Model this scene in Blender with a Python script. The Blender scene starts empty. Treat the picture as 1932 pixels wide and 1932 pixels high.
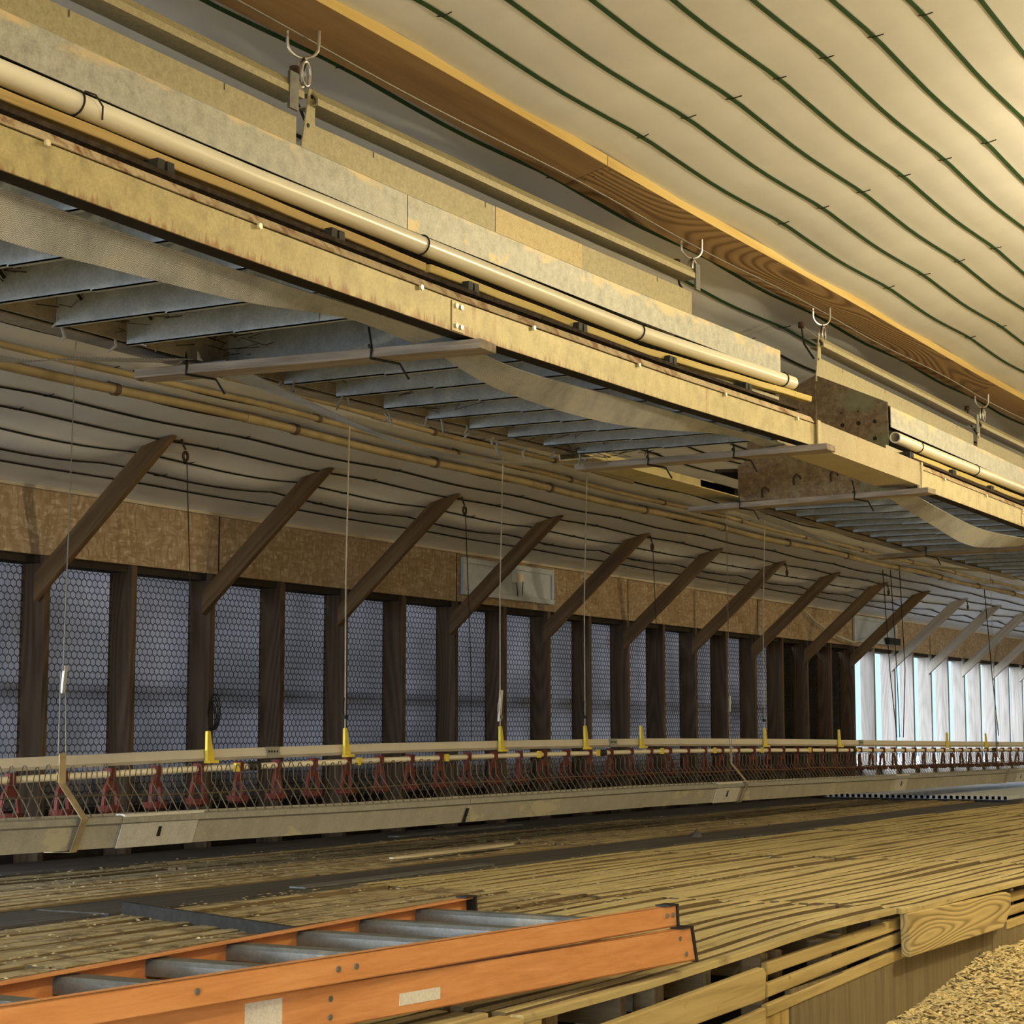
import bpy, math, random
from mathutils import Vector, Matrix
random.seed(7)
R = random.random
def U(a, b): return a + (b - a) * random.random()
ZC = 1.05                       # eye height above the earth floor; shapes below are laid out relative to eye level
scn = bpy.context.scene
col = scn.collection
ORD = ['zeroth', 'first', 'second', 'third', 'fourth', 'fifth', 'sixth', 'seventh', 'eighth', 'ninth', 'tenth', 'eleventh', 'twelfth',
       'thirteenth', 'fourteenth', 'fifteenth', 'sixteenth', 'seventeenth', 'eighteenth', 'nineteenth', 'twentieth', 'twenty-first',
       'twenty-second', 'twenty-third', 'twenty-fourth', 'twenty-fifth', 'twenty-sixth', 'twenty-seventh', 'twenty-eighth',
       'twenty-ninth', 'thirtieth', 'thirty-first', 'thirty-second', 'thirty-third', 'thirty-fourth', 'thirty-fifth']
def interp(tab, y):
    if y <= tab[0][0]: return tab[0][1]
    for (a, b), (c, d) in zip(tab, tab[1:]):
        if y <= c: return b + (d - b) * (y - a) / (c - a)
    return tab[-1][1]

# ------------------------------------------------------------------ materials
def nt(name):
    m = bpy.data.materials.new(name); m.use_nodes = True
    t = m.node_tree; t.nodes.clear()
    out = t.nodes.new('ShaderNodeOutputMaterial'); b = t.nodes.new('ShaderNodeBsdfPrincipled')
    t.links.new(b.outputs[0], out.inputs[0])
    return m, t, b, out
def ramp(t, fac, stops):
    r = t.nodes.new('ShaderNodeValToRGB'); e = r.color_ramp.elements
    while len(e) < len(stops): e.new(0.5)
    for i, (p, c) in enumerate(stops):
        e[i].position = p; e[i].color = (*c, 1) if len(c) == 3 else c
    t.links.new(fac, r.inputs[0]); return r.outputs[0]
def coords(t, scale, rnd=True):
    tc = t.nodes.new('ShaderNodeTexCoord'); mp = t.nodes.new('ShaderNodeMapping')
    mp.inputs['Scale'].default_value = scale
    src = tc.outputs['Object']
    if rnd:
        oi = t.nodes.new('ShaderNodeObjectInfo'); a = t.nodes.new('ShaderNodeVectorMath'); a.operation = 'ADD'
        mu = t.nodes.new('ShaderNodeMath'); mu.operation = 'MULTIPLY'; mu.inputs[1].default_value = 37.0
        t.links.new(oi.outputs['Random'], mu.inputs[0]); t.links.new(src, a.inputs[0]); t.links.new(mu.outputs[0], a.inputs[1]); src = a.outputs[0]
    t.links.new(src, mp.inputs[0]); return mp.outputs[0]
def noise(t, vec, scale, detail=5, rough=.6, dist=0):
    n = t.nodes.new('ShaderNodeTexNoise'); n.inputs['Scale'].default_value = scale; n.inputs['Detail'].default_value = detail
    n.inputs['Roughness'].default_value = rough; n.inputs['Distortion'].default_value = dist
    t.links.new(vec, n.inputs['Vector']); return n.outputs['Fac']
def mixc(t, fac, a, b, mode='MIX'):
    m = t.nodes.new('ShaderNodeMix'); m.data_type = 'RGBA'; m.blend_type = mode
    for sock, v in ((0, fac), (6, a), (7, b)):
        if isinstance(v, (int, float)): m.inputs[sock].default_value = v
        elif isinstance(v, tuple): m.inputs[sock].default_value = (*v, 1)
        else: t.links.new(v, m.inputs[sock])
    return m.outputs[2]
def bumpn(t, b, h, strength, dist=.01):
    bp = t.nodes.new('ShaderNodeBump'); bp.inputs['Strength'].default_value = strength; bp.inputs['Distance'].default_value = dist
    t.links.new(h, bp.inputs['Height']); t.links.new(bp.outputs[0], b.inputs['Normal'])
def plain(name, c, rough=.6, metal=0, var=.18, sc=30):
    m, t, b, o = nt(name); v = coords(t, (1, 1, 1)); f = noise(t, v, sc)
    k = lambda s: tuple(min(1, x * s) for x in c)
    t.links.new(ramp(t, f, [(.3, k(1 - var)), (.7, k(1 + var))]), b.inputs['Base Color'])
    b.inputs['Roughness'].default_value = rough; b.inputs['Metallic'].default_value = metal; b.inputs['Specular IOR Level'].default_value = .5 if rough < .5 else .15
    return m
def galv(name, c1, c2, c3, stain=None, edge=None, lo=.55, hi=.66, rough=.5, metal=.25, sc=22, sscale=(1, 1, 1), ssc=4):
    """weathered zinc sheet: spangle mottling, dusty film and optional stains"""
    m, t, b, o = nt(name); v = coords(t, (1, 1, 1)); f = noise(t, v, sc, 6, .7)
    c = ramp(t, f, [(.3, c1), (.5, c2), (.72, c3)])
    f2 = noise(t, v, 160, 3, .7); c = mixc(t, .35, c, ramp(t, f2, [(.35, (.55, .55, .55)), (.65, (1.15, 1.15, 1.15))]), 'MULTIPLY')
    if stain:
        v2 = coords(t, sscale); f3 = noise(t, v2, ssc, 8, .68)
        c = mixc(t, ramp(t, f3, [(lo, (0, 0, 0)), (hi, (1, 1, 1))]), c, stain)
    if edge:                     # stain with a ragged outline starting from one edge: (colour, z at edge, reach, grain)
        ec, z0, reach, es, amt = edge
        tc = t.nodes.new('ShaderNodeTexCoord'); sx = t.nodes.new('ShaderNodeSeparateXYZ'); t.links.new(tc.outputs['Object'], sx.inputs[0])
        mr = t.nodes.new('ShaderNodeMapRange'); mr.inputs[1].default_value = z0; mr.inputs[2].default_value = z0 + reach; mr.inputs[3].default_value = amt; mr.inputs[4].default_value = 0
        t.links.new(sx.outputs[2], mr.inputs[0]); f5 = noise(t, coords(t, es), 1, 6, .65)
        ad = t.nodes.new('ShaderNodeMath'); ad.operation = 'ADD'; t.links.new(mr.outputs[0], ad.inputs[0]); t.links.new(f5, ad.inputs[1])
        c = mixc(t, ramp(t, ad.outputs[0], [(.80, (0, 0, 0)), (.93, (1, 1, 1))]), c, ec)
    t.links.new(c, b.inputs['Base Color']); b.inputs['Roughness'].default_value = rough; b.inputs['Metallic'].default_value = metal
    bumpn(t, b, f, .15, .004); return m
def wood(name, axis, dark, mid, light, fine=1., rough=.75, wave=0., wsc=3., wfreq=150, dirt=None, dlo=.55, dhi=.7, dsc=5):
    m, t, b, o = nt(name)
    s = [26 * fine] * 3; s[axis] = 1.3 * fine
    v = coords(t, tuple(s)); f = noise(t, v, 1.2, 6, .65, .4)
    c = ramp(t, f, [(.28, dark), (.5, mid), (.72, light)])
    h = f
    if wave:
        s2 = [10] * 3; s2[axis] = 1.2
        v2 = coords(t, tuple(s2)); w = t.nodes.new('ShaderNodeTexNoise'); w.inputs['Scale'].default_value = wsc * .16; w.inputs['Detail'].default_value = 1
        t.links.new(v2, w.inputs['Vector'])
        mu = t.nodes.new('ShaderNodeMath'); mu.operation = 'MULTIPLY'; mu.inputs[1].default_value = wfreq; t.links.new(w.outputs['Fac'], mu.inputs[0])
        sn = t.nodes.new('ShaderNodeMath'); sn.operation = 'SINE'; t.links.new(mu.outputs[0], sn.inputs[0])
        mr = t.nodes.new('ShaderNodeMapRange'); mr.inputs[1].default_value = -1; t.links.new(sn.outputs[0], mr.inputs[0])
        c = mixc(t, wave, c, ramp(t, mr.outputs[0], [(.0, dark), (.35, mid), (1, light)])); h = mr.outputs[0]
    if dirt:
        v3 = coords(t, (1, 1, 1)); f3 = noise(t, v3, dsc, 8, .7)
        c = mixc(t, ramp(t, f3, [(dlo, (0, 0, 0)), (dhi, (1, 1, 1))]), c, dirt)
    t.links.new(c, b.inputs['Base Color']); b.inputs['Roughness'].default_value = rough; b.inputs['Specular IOR Level'].default_value = .25
    bumpn(t, b, h, .25, .004); return m
M = {}
M['fabric'] = plain('white_ceiling_fabric', (.78, .80, .86), .75, 0, .05, 3)
M['strap'] = plain('green_strap', (.035, .085, .035), .7)
M['cord_dark'] = plain('dark_cord', (.03, .027, .022), .8)
M['cord'] = plain('pale_cord', (.42, .36, .26), .8)
M['cable'] = plain('steel_cable', (.3, .27, .23), .45, .6)
M['steel'] = plain('bright_steel', (.72, .70, .66), .3, .9, .1)
M['rustyhook'] = plain('rusty_iron', (.07, .045, .03), .7, .4, .4, 60)
M['rail'] = galv('dusty_zinc_rail', (.30, .25, .12), (.42, .355, .175), (.51, .435, .225), (.25, .13, .04), lo=.60, hi=.74, metal=.2, sc=16, sscale=(6, 6, 1.2), ssc=3, edge=((.24, .125, .04), .008, .05, (6, 60, 12), .42))
M['railplain'] = galv('yellow_dusty_zinc', (.32, .265, .13), (.43, .365, .185), (.50, .43, .225), None, rough=.5, metal=.2, sc=16)
M['lip'] = galv('rust_flecked_zinc', (.38, .30, .18), (.55, .44, .28), (.62, .52, .34), (.20, .08, .03), lo=.50, hi=.62, rough=.55, metal=.2, sc=20, sscale=(1, 1, 1), ssc=14)
M['hood'] = galv('grey_zinc_hood', (.30, .30, .275), (.42, .42, .385), (.52, .52, .475), (.62, .50, .27), edge=((.62, .50, .30), .385, -.075, (3, 6, 16), .36), lo=.62, hi=.66, rough=.5, metal=.2, sc=30, sscale=(1.2, 1.2, 1.2), ssc=4)
M['ridge'] = galv('tan_zinc_ridge', (.30, .26, .16), (.38, .335, .20), (.45, .40, .25), None, rough=.5, metal=.2, sc=60)
M['yellowzinc'] = galv('yellow_zinc_patch', (.44, .35, .17), (.52, .42, .22), (.58, .48, .26), None, rough=.5, metal=.2, sc=40)
M['clean'] = galv('clean_zinc_tray', (.36, .30, .185), (.42, .355, .225), (.47, .40, .26), (.72, .66, .52), lo=.70, hi=.74, rough=.6, metal=0, sc=8, sscale=(8, 8, 1), ssc=3)
M['divider'] = galv('blue_grey_zinc', (.26, .29, .31), (.36, .39, .41), (.46, .49, .50), (.50, .49, .45), lo=.62, hi=.70, rough=.5, metal=.2, sc=14, sscale=(1, 1, 1), ssc=7)
M['rearrail'] = galv('dull_zinc', (.22, .20, .17), (.32, .29, .24), (.40, .37, .31), (.12, .07, .05), lo=.58, hi=.7, rough=.6, metal=.15, sc=14, sscale=(1, 1, 1), ssc=4)
M['rust'] = galv('rusted_plate', (.10, .07, .04), (.19, .13, .07), (.30, .23, .13), (.20, .21, .13), lo=.5, hi=.62, rough=.65, metal=.2, sc=40, sscale=(1, 1, 1), ssc=3)
M['trough'] = galv('galvanised_trough', (.40, .37, .29), (.48, .445, .355), (.55, .51, .42), (.58, .53, .36), lo=.57, hi=.59, rough=.45, metal=.25, sc=9, sscale=(2.2, 1.2, 2.2), ssc=2.2)
M['trlip'] = galv('grey_trough_lip', (.27, .26, .22), (.33, .32, .27), (.40, .38, .32), None, rough=.45, metal=.3)
M['plate'] = galv('pale_joint_plate', (.56, .53, .45), (.66, .63, .54), (.74, .70, .6), None, rough=.45, metal=.2)
M['alu'] = plain('pale_aluminium', (.66, .60, .48), .45, .15, .06, 8)
M['inlet'] = galv('grey_white_inlet', (.40, .45, .53), (.49, .55, .64), (.56, .62, .70), (.36, .40, .46), lo=.55, hi=.7, rough=.5, metal=.1, sc=6, sscale=(1, 1, 1), ssc=5)
M['pvc'] = plain('cream_pvc', (.86, .82, .70), .28, 0, .04, 3)
M['pvcdim'] = plain('ivory_pvc', (.86, .78, .58), .35, 0, .04, 3)
M['gaspipe'] = plain('tan_pipe', (.30, .235, .13), .5, 0, .25, 5)
M['band'] = plain('brown_pipe_clip', (.10, .07, .045), .7)
M['black'] = plain('black_plastic', (.018, .017, .016), .5)
M['void'] = plain('dark_interior', (.02, .017, .014), .95)  # near-black that stands for shade in recesses and underneath
M['debris'] = plain('nest_debris', (.045, .033, .024), .95, 0, .7, 60)
M['feather'] = plain('pale_feather', (.32, .29, .24), .9)
M['red'] = plain('red_drinker_plastic', (.115, .024, .017), .6, 0, .2, 20)
M['yellow'] = plain('yellow_plastic', (.80, .60, .035), .45, 0, .08, 20)
M['clip'] = plain('black_rubber_clip', (.03, .029, .026), .6)
M['wire'] = plain('dusty_wire', (.13, .10, .065), .6, .3)
M['bracket'] = plain('dusty_steel_strap', (.36, .28, .16), .55, .3, .25, 20)
M['screw'] = plain('zinc_screw_head', (.75, .66, .45), .35, .5)
M['beam'] = wood('brown_pine_board', 1, (.24, .15, .075), (.33, .21, .105), (.40, .27, .14), .5)
M['beamswirl'] = wood('swirl_grain_pine_board', 1, (.15, .085, .04), (.33, .21, .105), (.41, .28, .145), .5, .75, .7, 2.4, 230)
M['beamedge'] = wood('yellow_pine_edge', 1, (.50, .34, .11), (.66, .48, .18), (.74, .56, .24), .6)  # pine colour brightened to stand for lamp light on the edge
M['perch'] = wood('golden_wood_strip', 1, (.36, .24, .08), (.52, .37, .15), (.60, .45, .21), .8)
M['perchy'] = wood('yellow_rough_wood_strip', 1, (.50, .36, .10), (.66, .52, .20), (.72, .58, .26), 1.4, dirt=(.16, .10, .03), dlo=.64, dhi=.70, dsc=30)
M['greywood'] = wood('weathered_grey_board', 0, (.13, .105, .08), (.26, .215, .17), (.40, .345, .28), 1.6)
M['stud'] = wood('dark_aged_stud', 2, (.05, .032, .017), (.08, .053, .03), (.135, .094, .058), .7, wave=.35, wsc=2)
M['studlite'] = wood('grey_brown_stud', 2, (.14, .12, .10), (.24, .21, .18), (.31, .28, .25), .7, wave=.2, wsc=2)  # stud wood lightened, daylight of the open bays put into the colour
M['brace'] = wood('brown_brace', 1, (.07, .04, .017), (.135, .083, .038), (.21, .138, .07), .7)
M['bracelite'] = wood('grey_brace', 1, (.20, .17, .14), (.31, .27, .22), (.40, .35, .30), .7)  # paler brace wood with the daylight put into its colour
M['trimw'] = wood('pale_batten', 1, (.40, .34, .26), (.56, .49, .39), (.66, .6, .5), .8)
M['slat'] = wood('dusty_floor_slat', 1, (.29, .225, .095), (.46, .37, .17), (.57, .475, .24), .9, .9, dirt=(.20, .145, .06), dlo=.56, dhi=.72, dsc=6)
M['slatside'] = wood('bare_slat_side', 1, (.09, .06, .025), (.15, .105, .05), (.21, .15, .075), .9, .9)  # slat sides coloured dark to stand for shade in the gaps
M['slatold'] = wood('crusted_floor_slat', 1, (.17, .12, .055), (.36, .28, .14), (.50, .41, .23), .7, .95, dirt=(.13, .095, .045), dlo=.48, dhi=.62, dsc=11)
M['crust'] = plain('dried_litter_crumbs', (.40, .32, .17), .95, 0, .45, 25)
M['darkplank'] = wood('dark_damp_plank', 1, (.035, .032, .03), (.07, .064, .056), (.12, .11, .10), .8, dirt=(.16, .13, .09), dlo=.62, dhi=.75)  # dark grey wood tone with scattered tan patches
M['joist'] = wood('joist_timber', 0, (.13, .095, .05), (.22, .165, .09), (.30, .235, .14), 1)
M['fascia'] = wood('tan_fascia_rail', 1, (.28, .20, .075), (.46, .35, .145), (.56, .44, .2), .8, .8, dirt=(.14, .09, .035), dlo=.62, dhi=.72, dsc=9)
M['fasciaswirl'] = wood('swirl_grain_plank', 1, (.13, .085, .03), (.46, .35, .15), (.56, .44, .2), .6, .8, .6, 3.6, 170)
M['ply'] = wood('dusty_plywood_skirt', 2, (.13, .10, .05), (.18, .14, .075), (.235, .185, .10), 1.6, .9)
M['plylit'] = wood('scuffed_board_skirt', 2, (.15, .10, .035), (.40, .28, .09), (.5, .37, .14), .5, .85)  # brighter copy of the skirt wood, light put into the colour
M['shavings'] = plain('wood_shavings', (.62, .50, .25), .95, 0, .35, 40)
M['litter'] = plain('litter_bed', (.46, .36, .17), .95, 0, .4, 60)
M['earth'] = plain('pale_gravel_yard', (.45, .44, .42), .95, 0, .2, 4)
M['walldark'] = plain('tarred_boards', (.035, .028, .022), .9, 0, .3, 8)
M['wallpale'] = plain('lining_sheet', (.55, .52, .46), .85, 0, .1, 3)
M['orange'] = wood('orange_fibreglass', 1, (.55, .225, .075), (.66, .29, .105), (.74, .35, .14), 1.6, .42)
M['tread'] = galv('grey_aluminium_tread', (.12, .125, .115), (.165, .17, .155), (.21, .21, .195), (.30, .27, .2), lo=.6, hi=.7, rough=.45, metal=.4, sc=18)
M['paper'] = galv('worn_white_label', (.70, .66, .56), (.76, .72, .62), (.8, .76, .66), (.28, .24, .17), lo=.66, hi=.68, rough=.7, metal=0, sc=9, sscale=(1, 1, 1), ssc=40)
M['pale'] = wood('pale_splintered_lath', 1, (.42, .34, .2), (.58, .49, .32), (.68, .6, .42), 1)
M['zincbar'] = galv('flat_zinc_bar', (.10, .10, .095), (.15, .15, .14), (.20, .20, .19), None, rough=.5, metal=.4)
M['darkbar'] = plain('dark_iron_bar', (.028, .026, .022), .9, 0, .3)
M['plastic'] = plain('grey_white_plastic_floor', (.50, .52, .54), .6, 0, .12, 10)

def osb():
    m, t, b, o = nt('oriented_strand_board')
    v = coords(t, (1, 1, 1), False); w = t.nodes.new('ShaderNodeTexNoise'); w.inputs['Scale'].default_value = 5; t.links.new(v, w.inputs['Vector'])
    a = t.nodes.new('ShaderNodeMixRGB'); a.blend_type = 'ADD'; a.inputs[0].default_value = .07; t.links.new(v, a.inputs[1]); t.links.new(w.outputs['Color'], a.inputs[2])
    cs = []
    for sc, rt in (((62, 20, 70), .6), ((56, 70, 22), -.5)):
        mp = t.nodes.new('ShaderNodeMapping'); mp.inputs['Scale'].default_value = sc; mp.inputs['Rotation'].default_value = (rt, 0, 0); t.links.new(a.outputs[0], mp.inputs[0])
        vo = t.nodes.new('ShaderNodeTexVoronoi'); vo.inputs['Scale'].default_value = 1.0; t.links.new(mp.outputs[0], vo.inputs['Vector'])
        sp = t.nodes.new('ShaderNodeSeparateColor'); t.links.new(vo.outputs['Color'], sp.inputs[0]); cs.append(sp.outputs[0])
    mx = t.nodes.new('ShaderNodeMath'); mx.operation = 'MULTIPLY'; t.links.new(cs[0], mx.inputs[0]); t.links.new(cs[1], mx.inputs[1])
    c = ramp(t, mx.outputs[0], [(.0, (.29, .20, .11)), (.25, (.37, .275, .175)), (.6, (.43, .335, .23)), (.9, (.56, .46, .34))])
    t.links.new(c, b.inputs['Base Color']); b.inputs['Roughness'].default_value = .8; return m
M['osb'] = osb()
def belt():
    """herringbone woven belting"""
    m, t, b, o = nt('herringbone_belting')
    tc = t.nodes.new('ShaderNodeTexCoord'); sp = t.nodes.new('ShaderNodeSeparateXYZ'); t.links.new(tc.outputs['UV'], sp.inputs[0])
    def mt(op, x, y):
        n = t.nodes.new('ShaderNodeMath'); n.operation = op
        for i, q in enumerate((x, y)):
            if isinstance(q, (int, float)): n.inputs[i].default_value = q
            else: t.links.new(q, n.inputs[i])
        return n.outputs[0]
    pp = mt('MULTIPLY', mt('PINGPONG', sp.outputs[1], .011), 2.6)
    s = mt('SINE', mt('MULTIPLY', mt('ADD', sp.outputs[0], pp), 2 * math.pi / .0095), 0)
    f = mt('ADD', mt('MULTIPLY', s, .5), .5)
    v = coords(t, (1, 1, 1)); n = noise(t, v, 6, 7, .7)
    c = mixc(t, f, (.24, .25, .265), (.52, .54, .565))
    c = mixc(t, .75, c, ramp(t, n, [(.3, (.42, .42, .42)), (.55, (.92, .92, .92)), (.75, (1.2, 1.05, .8))]), 'MULTIPLY')
    t.links.new(c, b.inputs['Base Color']); b.inputs['Roughness'].default_value = .9; bumpn(t, b, f, .35, .002); return m
M['belt'] = belt()
def curtain_mat():
    m, t, b, o = nt('blue_grey_curtain')
    v = coords(t, (1, .6, 1.2), False); f = noise(t, v, 2.2, 4, .5)
    c = ramp(t, f, [(.3, (.265, .258, .265)), (.7, (.405, .39, .405))])
    d = t.nodes.new('ShaderNodeBsdfDiffuse'); tr = t.nodes.new('ShaderNodeBsdfTranslucent'); mx = t.nodes.new('ShaderNodeMixShader'); mx.inputs[0].default_value = .55
    t.links.new(c, d.inputs[0]); t.links.new(c, tr.inputs[0]); t.links.new(d.outputs[0], mx.inputs[1]); t.links.new(tr.outputs[0], mx.inputs[2]); t.links.new(mx.outputs[0], o.inputs[0])
    return m
M['curtain'] = curtain_mat()

# ------------------------------------------------------------------ mesh builder
class MB:
    def __init__(s): s.v = []; s.f = []; s.m = []; s.uv = {}; s.cur = 0
    def face(s, idx): s.f.append(tuple(idx)); s.m.append(s.cur)
    def box(s, x0, x1, y0, y1, z0, z1):
        n = len(s.v); s.v += [(x, y, z) for x in (x0, x1) for y in (y0, y1) for z in (z0, z1)]
        for q in ((0, 1, 3, 2), (4, 6, 7, 5), (0, 4, 5, 1), (2, 3, 7, 6), (0, 2, 6, 4), (1, 5, 7, 3)): s.face([n + i for i in q])
        return s
    def hexa(s, p):              # 8 corners, same order as box
        n = len(s.v); s.v += [tuple(q) for q in p]
        for q in ((0, 1, 3, 2), (4, 6, 7, 5), (0, 4, 5, 1), (2, 3, 7, 6), (0, 2, 6, 4), (1, 5, 7, 3)): s.face([n + i for i in q])
        return s
    def bar(s, a, b, w, h, up=(0, 0, 1)):        # beam from a to b, w sideways, h along up
        a = Vector(a); b = Vector(b); d = (b - a).normalized(); u = Vector(up); u = (u - d * u.dot(d)).normalized(); r = d.cross(u)
        return s.hexa([c + r * (i * w / 2) + u * (k * h / 2) for i in (-1, 1) for c in (a, b) for k in (-1, 1)])
    def tube(s, path, r, n=8, cap=True):
        P = [Vector(p) for p in path]; rings = []; ref = None
        for i, p in enumerate(P):
            d = (P[min(i + 1, len(P) - 1)] - P[max(i - 1, 0)]).normalized()
            if ref is None: ref = Vector((0, 0, 1)) if abs(d.z) < .9 else Vector((1, 0, 0))
            u = (ref - d * ref.dot(d)).normalized(); ref = u; w = d.cross(u); k = len(s.v)
            rr = r[i] if isinstance(r, (list, tuple)) else r
            s.v += [tuple(p + (u * math.cos(2 * math.pi * j / n) + w * math.sin(2 * math.pi * j / n)) * rr) for j in range(n)]; rings.append(k)
        for a, b in zip(rings, rings[1:]):
            for j in range(n): s.face((a + j, a + (j + 1) % n, b + (j + 1) % n, b + j))
        if cap: s.face([rings[0] + j for j in range(n)][::-1]); s.face([rings[-1] + j for j in range(n)])
        return s
    def pipe(s, path, r, ri, n=20):              # hollow tube with open ends
        s.tube(path, r, n, False); k = len(s.v); s.tube(path, ri, n, False); L = len(path) * n
        a = k - L; b = k
        for e in (0, (len(path) - 1) * n):
            for j in range(n): s.face((a + e + j, b + e + j, b + e + (j + 1) % n, a + e + (j + 1) % n))
        return s
    def sweep(s, prof, ys, dz=lambda y: 0, dx=lambda y: 0, close=True, cap=True):   # (x,z) profile carried along y
        n = len(prof); base = len(s.v)
        for y in ys: s.v += [(x + dx(y), y, z + dz(y)) for x, z in prof]
        for i in range(len(ys) - 1):
            for j in range(n if close else n - 1):
                a = base + i * n + j; b = base + i * n + (j + 1) % n; s.face((a, b, b + n, a + n))
        if cap and close: s.face([base + j for j in range(n)]); s.face([base + (len(ys) - 1) * n + j for j in range(n)][::-1])
        return s
    def prism(s, poly, axis, a, b):              # polygon in the two other axes, extruded along axis
        n = len(poly); k = len(s.v)
        for t in (a, b):
            for p, q in poly: s.v.append({0: (t, p, q), 1: (p, t, q), 2: (p, q, t)}[axis])
        s.face(range(k, k + n)); s.face(range(k + 2 * n - 1, k + n - 1, -1))
        for j in range(n): s.face((k + j, k + (j + 1) % n, k + n + (j + 1) % n, k + n + j))
        return s
    def disc(s, c, axis, r, h, n=10):
        c = Vector(c); d = Vector(axis).normalized(); return s.tube([c, c + d * h], r, n)
    def ribbon(s, A, B, th=.004):                # thick strap between two edge lines, uv in metres
        base = len(s.v); n = len(A); L = 0; k0 = len(s.f)
        us = [0]
        for i in range(1, n): us.append(us[-1] + (Vector(A[i]) - Vector(A[i - 1])).length)
        for i in range(n):
            a = Vector(A[i]); b = Vector(B[i]); d = Vector(A[min(i + 1, n - 1)]) - Vector(A[max(i - 1, 0)])
            nn = d.cross(b - a).normalized() * th; s.v += [tuple(a), tuple(b), tuple(b + nn), tuple(a + nn)]
        for i in range(n - 1):
            w = (Vector(B[i]) - Vector(A[i])).length
            for j in range(4):
                q = [base + i * 4 + j, base + i * 4 + (j + 1) % 4, base + i * 4 + 4 + (j + 1) % 4, base + i * 4 + 4 + j]
                vv = [0, w, w, 0]
                s.uv[len(s.f)] = [(us[i], vv[j]), (us[i], vv[(j + 1) % 4]), (us[i + 1], vv[(j + 1) % 4]), (us[i + 1], vv[j])]
                s.face(q)
        s.face([base + j for j in range(4)]); s.face([base + (n - 1) * 4 + j for j in range(4)][::-1]); return s
    def build(s, name, mat, parent=None, smooth=False, loc=None, label=None, bevel=0, sidemat=None):
        me = bpy.data.meshes.new(name)
        if loc is None:
            if parent is not None: loc = parent['_o']
            else:
                xs = [p[0] for p in s.v]; ysv = [p[1] for p in s.v]; zs = [p[2] for p in s.v]
                loc = ((min(xs) + max(xs)) / 2, (min(ysv) + max(ysv)) / 2, min(zs))
        me.from_pydata([(x - loc[0], y - loc[1], z - loc[2]) for x, y, z in s.v], [], s.f)
        for mm in (mat if isinstance(mat, list) else [mat]): me.materials.append(M[mm])
        if isinstance(mat, list): me.polygons.foreach_set('material_index', s.m)
        if s.uv:
            ul = me.uv_layers.new(name='UVMap')
            for fi, uvs in s.uv.items():
                for li, c in zip(me.polygons[fi].loop_indices, uvs): ul.data[li].uv = c
        me.update()
        import bmesh
        bm = bmesh.new(); bm.from_mesh(me); bmesh.ops.recalc_face_normals(bm, faces=bm.faces); bm.to_mesh(me); bm.free()
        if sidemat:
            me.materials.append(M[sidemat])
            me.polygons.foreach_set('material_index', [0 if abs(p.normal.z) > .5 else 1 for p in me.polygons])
        if smooth:
            me.polygons.foreach_set('use_smooth', [True] * len(me.polygons))
            me.set_sharp_from_angle(angle=math.radians(40))
        ob = bpy.data.objects.new(name, me); col.objects.link(ob)
        if parent is not None: ob.parent = parent
        else: ob.location = loc
        ob['_o'] = loc if parent is None else parent['_o']
        if label: ob['label'] = label
        if bevel:
            md = ob.modifiers.new('bevel', 'BEVEL'); md.width = bevel; md.segments = 2; md.limit_method = 'ANGLE'
        return ob
def tag(o, label, cat, group=None, kind=None):
    o['label'] = label
    if cat: o['category'] = cat
    if group: o['group'] = group
    if kind: o['kind'] = kind
    return o
def thing(name, label, cat, loc, group=None):
    o = bpy.data.objects.new(name, None); col.objects.link(o); o.location = loc; o['_o'] = tuple(loc); o.empty_display_size = .1
    return tag(o, label, cat, group)
def struct(o, label=None):
    o['kind'] = 'structure'
    if label: o['label'] = label
    return o
def frange(a, b, st):
    n = max(1, int(round((b - a) / st))); return [a + (b - a) * i / n for i in range(n + 1)]

# ------------------------------------------------------------------ the house shell
XW = -6.22                                       # inner face of the side wall
YB, YF = -5.0, 34.0
def c0(X): return 2.675 - .25 * abs(X)
TR = 1.283; T0 = 5.75                            # roof trusses where the lining is tied up
def sag(X, Y):
    u = ((Y - T0) / TR) % 1.0; s = .017 * (1 - abs(2 * u - 1) ** 1.35) * min(1, max(.3, (X + 6.3) / 1.2))
    k = (X + 2.73) / .163; w = k - math.floor(k); s += .006 * 4 * w * (1 - w)
    if X < -5.5:                                 # free edge billows between the braces
        u2 = ((Y - 6.71) / 1.22) % 1.0; s += .035 * 4 * u2 * (1 - u2) * math.exp(-((X + 5.78) / .12) ** 2)
    return s
def cz(X, Y): return c0(X) - sag(X, Y)
m = MB(); xs = [-6.36 + .163 / 4 * i for i in range(int(6.36 / (.163 / 4)) + 1)] + [0.0, 1.5, 3.0, 4.5, 6.36]; ys = [T0 - 9 * TR + TR / 14 * i for i in range(int(40 / TR * 14))]
for x in xs: m.v += [(x, y, cz(x, y) if x <= 0 else c0(x)) for y in ys]
n = len(ys)
for i in range(len(xs) - 1):
    for j in range(n - 1): m.face((i * n + j, i * n + j + 1, (i + 1) * n + j + 1, (i + 1) * n + j))
struct(m.build('ceiling', 'fabric', smooth=True), 'white fabric ceiling lining tied up in rows')
m = MB(); m.prism([(-6.6, 1.12), (0, 2.78), (6.6, 1.12), (6.6, 1.16), (0, 2.84), (-6.6, 1.16)], 1, YB, YF); struct(m.build('roof', 'walldark'))
m = MB(); m.box(-6.6, 6.6, YB, YF, -1.15, -1.0); struct(m.build('floor', 'litter'))
m = MB(); m.box(-60, 60, -40, 90, -1.35, -1.2); struct(m.build('ground', 'earth'), 'pale gravel yard outside the house')
m = MB(); m.box(-6.40, XW, YB, YF, .80, 1.105); o = m.build('wall_left', 'osb'); struct(o, 'strand board band along the top of the side wall')
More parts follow.
